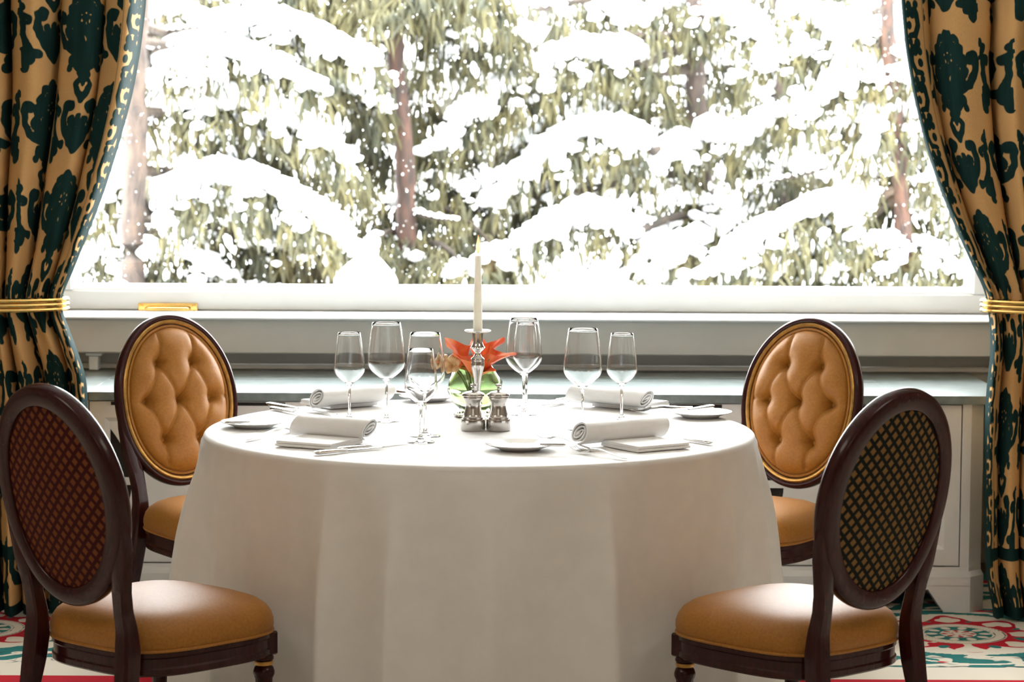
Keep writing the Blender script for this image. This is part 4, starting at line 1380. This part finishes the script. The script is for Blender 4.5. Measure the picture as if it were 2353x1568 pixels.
knife((1302, 928), (1175, 944), .0016, 'table knife lying behind the tall glass beside the flowers')
knife((1312, 920), (1238, 927), .0016, 'table knife at the far cloth edge beside another knife behind the flowers')
fork((1362, 1038), (1232, 1004), .0016, 'table fork beside the bread plate before the green lattice chair')
fork((1440, 1057), (1316, 1038), .0016, 'table fork next to the napkin before the green lattice chair')
fork((1590, 938), (1446, 951), .0016, 'table fork between napkin and bread plate near the tufted chair')
fork((566, 1014), (700, 986), .0016, 'table fork beside the napkin before the red lattice chair')
# ------------------------------------------------------------------ outside: snow, spruces
rngo = np.random.RandomState(7)
def ico(sub):
    bm = bmesh.new(); bmesh.ops.create_icosphere(bm, subdivisions=sub, radius=1.0)
    v = np.array([list(x.co) for x in bm.verts]); f = np.array([[x.index for x in fc.verts] for fc in bm.faces]); bm.free()
    return v, f
ICO1, ICO2, ICO3 = ico(1), ico(2), ico(3)
def blobs(mb, C, R, tpl, jit=.10, rg=rngo):
    V, Fc = tpl
    C = np.asarray(C, float); R = np.asarray(R, float)
    n = len(C)
    if n == 0: return
    k = 1 + jit * rg.randn(n, len(V), 1)
    pts = C[:, None, :] + V[None] * R[:, None, :] * k
    b = mb.verts(pts)
    mb.tris((Fc[None] + (b + np.arange(n) * len(V))[:, None, None]).reshape(-1, 3))
def strands(mb, roots, lens, drift, w, rg=rngo):
    """hanging needle-covered twigs: two crossed tapering ribbons each"""
    roots = np.asarray(roots, float); n = len(roots)
    if n == 0: return
    lens = np.asarray(lens); drift = np.asarray(drift)
    ts = np.array([0, .33, .7, 1.0]); wp = np.array([.55, 1, .8, .06])
    az = rg.rand(n) * TAU
    sw = rg.randn(n, 2) * .10
    for c in range(2):
        dirx = np.stack([np.cos(az + c * 1.57), np.sin(az + c * 1.57), np.zeros(n)], 1)
        P_ = np.zeros((n, 4, 2, 3))
        for i, t in enumerate(ts):
            cen = roots + drift * (lens * (t - .35 * t * t))[:, None] + np.stack([sw[:, 0] * lens * t * t, sw[:, 1] * lens * t * t, -lens * (t ** 1.25)], 1)
            ww = w * wp[i] * (.7 + .6 * rg.rand(n))
            P_[:, i, 0] = cen - dirx * ww[:, None] / 2; P_[:, i, 1] = cen + dirx * ww[:, None] / 2
        b = mb.verts(P_)
        base = (b + np.arange(n) * 8)[:, None, None]
        q = np.array([[0, 1, 3, 2], [2, 3, 5, 4], [4, 5, 7, 6]])[None]
        mb.quads((base + q).reshape(-1, 4))

def bough(tree, trunk_pt, p0, p1, arch=.15, width=.4, snow=1.0, dens=1.0, slen=.26, far=False, bare=False, sr=.056):
    p0 = np.array(p0, float); p1 = np.array(p1, float); tp = np.array(trunk_pt, float)
    t = np.linspace(0, 1, 22)
    L = np.linalg.norm(p1 - p0)
    sp_ = p0 + (p1 - p0) * t[:, None]; sp_[:, 2] += arch * 4 * t * (1 - t) * (1.15 - .3 * t)
    sp_[:, 1] += .06 * np.sin(t * 5 + rngo.rand() * 6)
    wood = np.concatenate([[tp], [tp + (p0 - tp) * .5 + np.array([0, 0, .03])], sp_])
    mb = MB(); mb.tube(wood, np.linspace(.030, .007, len(wood)) * (1 if not far else .8), 6)
    br = mb.build('branch', MAT['twig'], tree)
    T_ = p1 - p0; T_[2] = 0; T_ /= np.linalg.norm(T_) + 1e-9
    Lh = np.array([T_[1], -T_[0], 0.0])
    roots, lens, dr = [], [], []
    SC, SR = [], []
    sc2, sr2 = [], []
    m = max(3, int(L / (.075 if not far else .13) * dens)) if not bare else 0
    for side in (-1, 1):
        for k in range(m):
            tt = .06 + .94 * (k + rngo.rand()) / m
            base = np.array([np.interp(tt, t, sp_[:, c]) for c in range(3)])
            d = .55 * T_ + Lh * side * (1.0 - .45 * tt) + .25 * rngo.randn(3) * np.array([1, 1, 0]); d /= np.linalg.norm(d)
            bl = width * (.45 + .55 * math.sin(PI * min(1, tt * .8 + .15))) * (.7 + .5 * rngo.rand()) * (1 - .35 * tt)
            j = np.linspace(0, 1, 7)
            q = base + d * (bl * j)[:, None]; q[:, 2] += .04 * bl * j - .55 * bl * j * j
            ns = int((20 if not far else 8) * dens * (.7 + .6 * rngo.rand()) * max(.6, bl / .35)) + 2
            u = rngo.rand(ns)
            rt = np.stack([np.interp(u, j, q[:, c]) for c in range(3)], 1)
            rt[:, :2] += rngo.randn(ns, 2) * .03
            rt[:, 2] -= slen * .62 * rngo.rand(ns) ** 1.3
            roots.append(rt); lens.append(slen * (.22 + .45 * rngo.rand(ns))); dr.append(np.tile(d * .45, (ns, 1)) + rngo.randn(ns, 3) * np.array([.38, .3, .2]))
            # snow lying along the branchlet
            nb = rngo.poisson(max(.01, 2.5 * snow * bl / .35))
            if nb:
                u = rngo.rand(nb) ** .9
                c = np.stack([np.interp(u, j, q[:, k_]) for k_ in range(3)], 1)
                r_ = sr * (.55 + .75 * rngo.rand(nb)) * (1.15 - .45 * u)
                c[:, 2] += r_ * .25
                SC.append(c); SR.append(np.stack([r_ * (1 + .4 * rngo.rand(nb)), r_ * (1 + .3 * rngo.rand(nb)), r_ * .72], 1))
            # clumps caught on the hanging twigs
            nc = rngo.poisson(1.3 * snow * (1 if not far else .6))
            if nc:
                i_ = rngo.randint(0, ns, nc)
                c = rt[i_].copy() if False else np.stack([np.interp(rngo.rand(nc), j, q[:, k_]) for k_ in range(3)], 1)
                r_ = .010 + .014 * rngo.rand(nc)
                c[:, 2] -= slen * (.05 + .75 * rngo.rand(nc)); c[:, :2] += rngo.randn(nc, 2) * .03
                sc2.append(c); sr2.append(np.stack([r_, r_, r_ * (1.6 + 1.6 * rngo.rand(nc))], 1))
    # snow ridge on the main spine
    nb = int(L / .045 * (1 if snow > .15 else 0))
    if nb:
        u = np.linspace(.02 if bare else .08, 1, nb)
        c = np.stack([np.interp(u, t, sp_[:, k_]) for k_ in range(3)], 1)
        r_ = (sr * 1.15 if not bare else .026) * (.75 + .5 * rngo.rand(nb)) * (1.05 - .4 * u) * (1.35 * min(1, snow) + .1 if not bare else 1)
        c[:, 2] += r_ * .5
        SC.append(c); SR.append(np.stack([r_ * 1.25, r_ * 1.2, r_ * .85], 1))
    if roots:
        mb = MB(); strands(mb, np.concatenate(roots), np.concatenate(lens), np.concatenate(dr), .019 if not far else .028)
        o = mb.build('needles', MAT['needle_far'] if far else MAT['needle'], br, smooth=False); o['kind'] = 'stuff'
    if SC:
        mb = MB(); blobs(mb, np.concatenate(SC), np.concatenate(SR), ICO1)
        if sc2: blobs(mb, np.concatenate(sc2), np.concatenate(sr2), ICO1)
        o = mb.build('snow_load', MAT['snow'], br, angle=0); o['kind'] = 'stuff'

def trunk(tree, px_pts, Y, rad, mat, z0, z1):
    pts = [P(px, py, Y) for px, py in px_pts]
    zz = np.array([p.z for p in pts])[::-1]; xx = np.array([p.x for p in pts])[::-1]
    zs = np.linspace(z0, z1, 26)
    xs_ = np.interp(zs, zz, xx) + .008 * np.sin(zs * 6 + rad * 90)
    path = np.stack([xs_, np.full(26, Y) + .02 * np.sin(zs * 2), zs], 1)
    mb = MB(); mb.tube(path, np.linspace(rad * 1.15, rad * .75, 26) * (1 + .08 * rngo.randn(26)), 14)
    mb.build('trunk', mat, tree)
    return path
def trunk_at(path, z): return [float(np.interp(z, path[:, 2], path[:, k])) for k in range(3)]
def ground_z(x, y): return .36 + .030 * (y - 4) + .07 * np.sin(x * .9 + .4) * np.sin(y * .7)

# snowy ground
gx = np.linspace(-22, 22, 120); gy = np.concatenate([np.linspace(2.8, 16, 80), np.linspace(16, 70, 40)[1:]])
GX, GYY = np.meshgrid(gx, gy, indexing='ij')
GZ = ground_z(GX, GYY) + .03 * (vnoise(GX * 2.2 + 50, GYY * 2.2 + 3, 8) - .5) + np.clip(GYY - 20, 0, 99) * .10
mb = MB(); mb.grid(np.stack([GX, GYY, GZ], -1))
struct(mb.build('ground', MAT['snow'], angle=0))

def tree_thing(name, label, x, y):
    return thing(name, label, 'tree', (0, 0, 0), group='snow-laden spruces outside')

def B(tree, path, a, b, Ya, Yb, dz=.12, **kw):
    p0, p1 = P(a[0], a[1], Ya), P(b[0], b[1], Yb)
    tp = trunk_at(path, min(p0.z + dz, path[-1, 2] - .05))
    bough(tree, tp, p0, p1, **kw)

# --- the spruce with the reddish trunk near the middle
YC = 9.3
t1 = tree_thing('spruce_tree', 'snowy spruce with a dark red-brown trunk straight behind the candle', 0, 0)
pth = trunk(t1, [(905, -60), (915, 200), (930, 400), (938, 560)], YC, .062, MAT['bark'], .35, 3.0)
for a, b, Ya, Yb, kw in [
        ((900, -70), (660, -10), 9.6, 8.9, dict(snow=.25, dens=1.25, slen=.30, width=.4)),
        ((930, -60), (1120, -20), 9.6, 8.7, dict(snow=.15, dens=1.3, slen=.30, width=.4)),
        ((910, -70), (960, -20), 9.5, 8.7, dict(snow=.08, dens=1.5, slen=.26, width=.42, arch=.05)),
        ((910, -50), (840, 0), 9.5, 8.8, dict(snow=.1, dens=1.4, slen=.28, width=.40, arch=.05)),
        ((935, 60), (1180, 70), 9.8, 9.4, dict(snow=.12, dens=1.2, slen=.36, width=.4)),
        ((900, 110), (760, 170), 9.8, 9.6, dict(snow=.25, dens=1.1, slen=.3, width=.36)),
        ((900, 240), (800, 330), 10.0, 10.0, dict(snow=.10, dens=1.3, slen=.34, width=.36)),
        ((905, 330), (810, 420), 10.1, 10.2, dict(snow=.12, dens=1.3, slen=.34, width=.36)),
        ((940, 230), (1040, 330), 10.1, 10.0, dict(snow=.06, dens=1.3, slen=.36, width=.36)),
        ((945, 330), (1060, 420), 10.1, 10.0, dict(snow=.08, dens=1.3, slen=.36, width=.36)),
        ((950, 430), (1090, 480), 9.8, 9.4, dict(snow=.35, dens=1.1, slen=.3, width=.34)),
        ((930, 490), (850, 530), 9.9, 9.6, dict(snow=.10, dens=1.2, slen=.34, width=.36)),
        ((950, 500), (1130, 560), 9.6, 9.2, dict(snow=.12, dens=1.3, slen=.36, width=.4)),
        ((935, 560), (830, 600), 9.5, 9.0, dict(snow=.08, dens=1.3, slen=.3, width=.4)),
        ((960, 590), (1070, 620), 9.4, 8.9, dict(snow=.08, dens=1.4, slen=.3, width=.42))]:
    B(t1, pth, a, b, Ya, Yb, **{**dict(arch=.12), **kw})
B(t1, pth, (910, 270), (790, 255), 9.5, 9.2, bare=True, arch=-.03, snow=1)
B(t1, pth, (945, 480), (1050, 505), 9.4, 9.0, bare=True, arch=-.02, snow=1)

# --- the spruce behind the window-handle side, with its big right-hand boughs
t2 = tree_thing('spruce_tree', 'heavily snow-laden spruce whose thick boughs droop towards the red-trunked one', 0, 0)
pth = trunk(t2, [(322, -60), (315, 200), (307, 400), (305, 640)], 8.2, .066, MAT['bark_pale'], .3, 3.0)
for a, b, Ya, Yb, kw in [
        ((420, 110), (850, 150), 8.9, 8.6, dict(arch=.20, width=.46, snow=1.5)),
        ((345, 150), (700, 190), 8.7, 8.2, dict(arch=.12, width=.46, snow=1.35)),
        ((560, 150), (880, 250), 9.3, 9.1, dict(arch=.10, width=.42, snow=.7)),
        ((305, 275), (790, 360), 8.7, 8.2, dict(arch=.22, width=.42, snow=1.4)),
        ((420, 300), (720, 360), 9.1, 9.0, dict(arch=.12, width=.4, snow=.5, slen=.34)),
        ((640, 300), (830, 440), 9.2, 9.0, dict(arch=.12, width=.36, snow=.55)),
        ((460, 430), (640, 345), 9.2, 9.0, dict(arch=.06, width=.3, snow=.9)),
        ((345, 490), (820, 590), 8.5, 7.9, dict(arch=.32, width=.46, snow=1.35)),
        ((400, 560), (700, 600), 8.9, 8.6, dict(arch=.15, width=.42, snow=.4, slen=.34)),
        ((560, 540), (860, 640), 8.8, 8.4, dict(arch=.12, width=.4, snow=.35, slen=.32)),
        ((300, 590), (520, 640), 8.6, 8.2, dict(arch=.08, width=.4, snow=.6)),
        ((300, 60), (420, 20), 9.2, 9.1, dict(arch=.05, width=.35, snow=.8)),
        ((330, 20), (620, 20), 9.6, 9.4, dict(arch=.10, width=.4, snow=.45)),
        ((300, 430), (200, 500), 8.9, 8.7, dict(arch=.08, width=.36, snow=.9)),
        ((300, 560), (190, 620), 8.9, 8.6, dict(arch=.08, width=.36, snow=.9)),
        ((300, 500), (210, 570), 9.3, 9.2, dict(arch=.08, width=.36, snow=.6))]:
    B(t2, pth, a, b, Ya, Yb, **kw)
for a, b in [((330, 82), (500, 66)), ((325, 222), (520, 212)), ((322, 385), (480, 405)), ((320, 655), (520, 662)), ((310, 640), (640, 660)), ((325, 130), (420, 105))]:
    B(t2, pth, a, b, 8.6, 8.4, bare=True, arch=.02, snow=1, dz=.02)

# --- the grey-trunked spruce
t3 = tree_thing('spruce_tree', 'snow-laden spruce with a pale grey trunk behind the wine glass pair', 0, 0)
pth = trunk(t3, [(1590, -60), (1600, 200), (1612, 400), (1615, 620)], 10.45, .078, MAT['bark_pale'], .4, 3.2)
for a, b, Ya, Yb, kw in [
        ((1480, 150), (1010, 340), 10.2, 9.4, dict(arch=.28, width=.44, snow=1.3)),
        ((1230, 110), (985, 150), 9.8, 9.5, dict(arch=.10, width=.4, snow=1.3)),
        ((1330, 200), (1060, 300), 10.0, 9.8, dict(arch=.12, width=.42, snow=.7)),
        ((1400, 120), (1520, 190), 10.4, 10.3, dict(arch=.08, width=.4, snow=.35, slen=.40, dens=1.2)),
        ((1480, 190), (1360, 250), 10.6, 10.5, dict(arch=.10, width=.4, snow=.45, slen=.38, dens=1.1)),
        ((1500, 350), (1140, 470), 10.0, 9.3, dict(arch=.28, width=.44, snow=1.3)),
        ((1420, 290), (1180, 330), 10.5, 10.3, dict(arch=.12, width=.36, snow=.9)),
        ((1450, 540), (1205, 565), 9.6, 9.0, dict(arch=.18, width=.40, snow=1.5)),
        ((1330, 440), (1120, 540), 10.0, 9.8, dict(arch=.14, width=.42, snow=.45, slen=.34)),
        ((1600, 350), (1490, 430), 10.4, 10.0, dict(arch=.16, width=.40, snow=1.2)),
        ((1610, 330), (1730, 380), 10.4, 10.0, dict(arch=.14, width=.40, snow=1.2)),
        ((1570, 430), (1640, 520), 10.5, 10.2, dict(arch=.06, width=.42, snow=.25, slen=.42, dens=1.2)),
        ((1560, 520), (1480, 600), 10.3, 9.9, dict(arch=.08, width=.42, snow=.5, slen=.36)),
        ((1590, 60), (1750, 90), 10.6, 10.2, dict(arch=.16, width=.40, snow=1.0)),
        ((1590, 20), (1480, 60), 10.6, 10.2, dict(arch=.12, width=.42, snow=.45, slen=.36)),
        ((1600, 120), (1690, 190), 10.8, 10.6, dict(arch=.10, width=.4, snow=.4, slen=.36)),
        ((1600, 200), (1560, 280), 10.9, 10.7, dict(arch=.06, width=.36, snow=.25, slen=.36)),
        ((1240, 20), (1430, 40), 11.2, 11.0, dict(arch=.08, width=.4, snow=.5, slen=.34)),
        ((1620, 560), (1500, 650), 9.6, 9.0, dict(arch=.10, width=.44, snow=.9)),
        ((1180, 590), (1060, 640), 9.4, 8.8, dict(arch=.10, width=.44, snow=.4))]:
    B(t3, pth, a, b, Ya, Yb, **kw)
for a, b in [((1585, 165), (1420, 140)), ((1590, 205), (1430, 185)), ((1590, 325), (1450, 300)), ((1595, 430), (1470, 420)), ((1600, 560), (1440, 500))]:
    B(t3, pth, a, b, 10.8, 10.6, bare=True, arch=.02, snow=1, dz=.02)

# --- the orange-barked spruce beside the far curtain
t4 = tree_thing('spruce_tree', 'snow-laden spruce with an orange-brown trunk, beside the curtain away from the handle', 0, 0)
pth = trunk(t4, [(2035, -60), (2050, 200), (2075, 450), (2080, 680)], 8.75, .050, MAT['bark'], .3, 3.0)
for a, b, Ya, Yb, kw in [
        ((2010, 475), (1640, 625), 8.8, 8.0, dict(arch=.14, width=.42, snow=1.5)),
        ((2000, 500), (1780, 640), 8.9, 8.5, dict(arch=.12, width=.42, snow=.6, slen=.32)),
        ((2040, 150), (1850, 290), 9.1, 8.6, dict(arch=.16, width=.40, snow=1.3)),
        ((1950, 70), (1760, 160), 9.3, 8.9, dict(arch=.14, width=.40, snow=1.2)),
        ((2060, 30), (1930, 120), 9.2, 8.8, dict(arch=.14, width=.40, snow=1.2)),
        ((2050, 60), (2090, 190), 9.1, 8.7, dict(arch=.10, width=.36, snow=1.2)),
        ((2070, 220), (1990, 350), 9.0, 8.6, dict(arch=.12, width=.40, snow=1.1)),
        ((2060, 340), (1960, 420), 9.2, 8.9, dict(arch=.10, width=.40, snow=.8)),
        ((2075, 250), (2140, 330), 9.1, 8.9, dict(arch=.08, width=.36, snow=.5, slen=.34)),
        ((2090, 380), (2190, 470), 9.1, 8.8, dict(arch=.10, width=.36, snow=.8)),
        ((2080, 480), (2210, 560), 9.2, 8.9, dict(arch=.10, width=.40, snow=.5)),
        ((2070, 400), (1990, 500), 9.3, 9.2, dict(arch=.06, width=.40, snow=.2, slen=.36, dens=1.2)),
        ((2070, 560), (1900, 650), 8.9, 8.4, dict(arch=.10, width=.44, snow=.6)),
        ((2090, 570), (2210, 640), 8.9, 8.5, dict(arch=.08, width=.40, snow=.5)),
        ((1870, 260), (1720, 330), 9.8, 9.6, dict(arch=.12, width=.36, snow=.7)),
        ((1880, 350), (1760, 430), 10.4, 10.2, dict(arch=.10, width=.36, snow=.6)),
        ((1760, 480), (1660, 540), 10.4, 10.2, dict(arch=.08, width=.36, snow=.8)),
        ((2010, -20), (1820, 30), 9.4, 9.0, dict(arch=.10, width=.40, snow=.5))]:
    B(t4, pth, a, b, Ya, Yb, **kw)
for a, b in [((2045, 230), (1830, 270)), ((2070, 450), (1900, 520)), ((2060, 330), (1700, 430))]:
    B(t4, pth, a, b, 9.5, 9.6, bare=True, arch=-.03, snow=1, dz=.02)

# --- spruces further back
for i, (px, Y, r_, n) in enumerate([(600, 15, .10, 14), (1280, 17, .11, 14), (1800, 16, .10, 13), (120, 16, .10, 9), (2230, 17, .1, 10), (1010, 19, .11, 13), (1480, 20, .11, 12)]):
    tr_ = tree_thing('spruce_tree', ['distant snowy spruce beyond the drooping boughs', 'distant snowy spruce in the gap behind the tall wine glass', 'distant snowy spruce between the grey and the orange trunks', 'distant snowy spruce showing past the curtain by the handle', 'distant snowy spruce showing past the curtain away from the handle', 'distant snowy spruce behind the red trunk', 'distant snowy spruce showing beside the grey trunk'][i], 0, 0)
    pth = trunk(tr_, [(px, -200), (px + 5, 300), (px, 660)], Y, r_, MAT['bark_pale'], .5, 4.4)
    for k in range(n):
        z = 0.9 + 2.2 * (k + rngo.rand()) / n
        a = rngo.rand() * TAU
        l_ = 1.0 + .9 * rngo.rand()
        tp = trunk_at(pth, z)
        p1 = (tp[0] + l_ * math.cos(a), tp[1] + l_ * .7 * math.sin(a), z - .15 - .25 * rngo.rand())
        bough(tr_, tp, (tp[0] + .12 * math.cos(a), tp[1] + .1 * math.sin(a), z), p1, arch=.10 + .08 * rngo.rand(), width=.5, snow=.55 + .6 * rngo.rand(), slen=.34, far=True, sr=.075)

# --- snow mounds just outside the pane
def mound(px, py, wpx, hpx, Y, label):
    c = P(px, py, Y); sc = (Y - CAM.y) / F_PX
    rx, rz = wpx * sc / 2, hpx * sc
    V, Fc = ICO3
    zb = float(ground_z(c.x, Y)) - .05
    top_ = c.z + rz
    k = 1 + .04 * np.sin(V[:, 0:1] * 5 + 1) + .03 * np.sin(V[:, 2:3] * 7 + V[:, 1:2] * 4)
    V2 = V * k
    pts = V2 * np.array([rx, rx * .9, rz * 1.05]) + np.array([c.x, Y, c.z])
    low = V2[:, 2] < 0
    pts[low, 2] = c.z + (V2[low, 2]) * (c.z - zb)
    mb = MB(); mb.verts(pts); mb.tris(Fc)
    tag(mb.build('snow_mound', MAT['snow'], angle=0), label, 'snow mound', 'snow mounds outside the window')
mound(842, 662, 146, 72, 6.4, 'rounded white snow mound outside, before the red-brown trunk')
mound(1350, 668, 240, 42, 6.6, 'broad low snow mound outside, behind the wine glass pair')

# --- falling snow
n = 2200
Yf = 3.2 + 6.0 * rngo.rand(n) ** .8
px = 180 + 2050 * rngo.rand(n); py = -30 + 700 * rngo.rand(n)
C = np.array([list(P(a, b, y)) for a, b, y in zip(px, py, Yf)])
r_ = (.0010 + .0024 * rngo.rand(n) ** 3) * (.6 + Yf / 10)
mb = MB(); blobs(mb, C, np.stack([r_, r_, r_ * 1.4], 1), (ICO1[0][:], ICO1[1]), .05)
o = mb.build('falling_snow', MAT['snow'], angle=0)
tag(o, 'scattered snowflakes falling outside the window', 'snowflakes', kind='stuff')
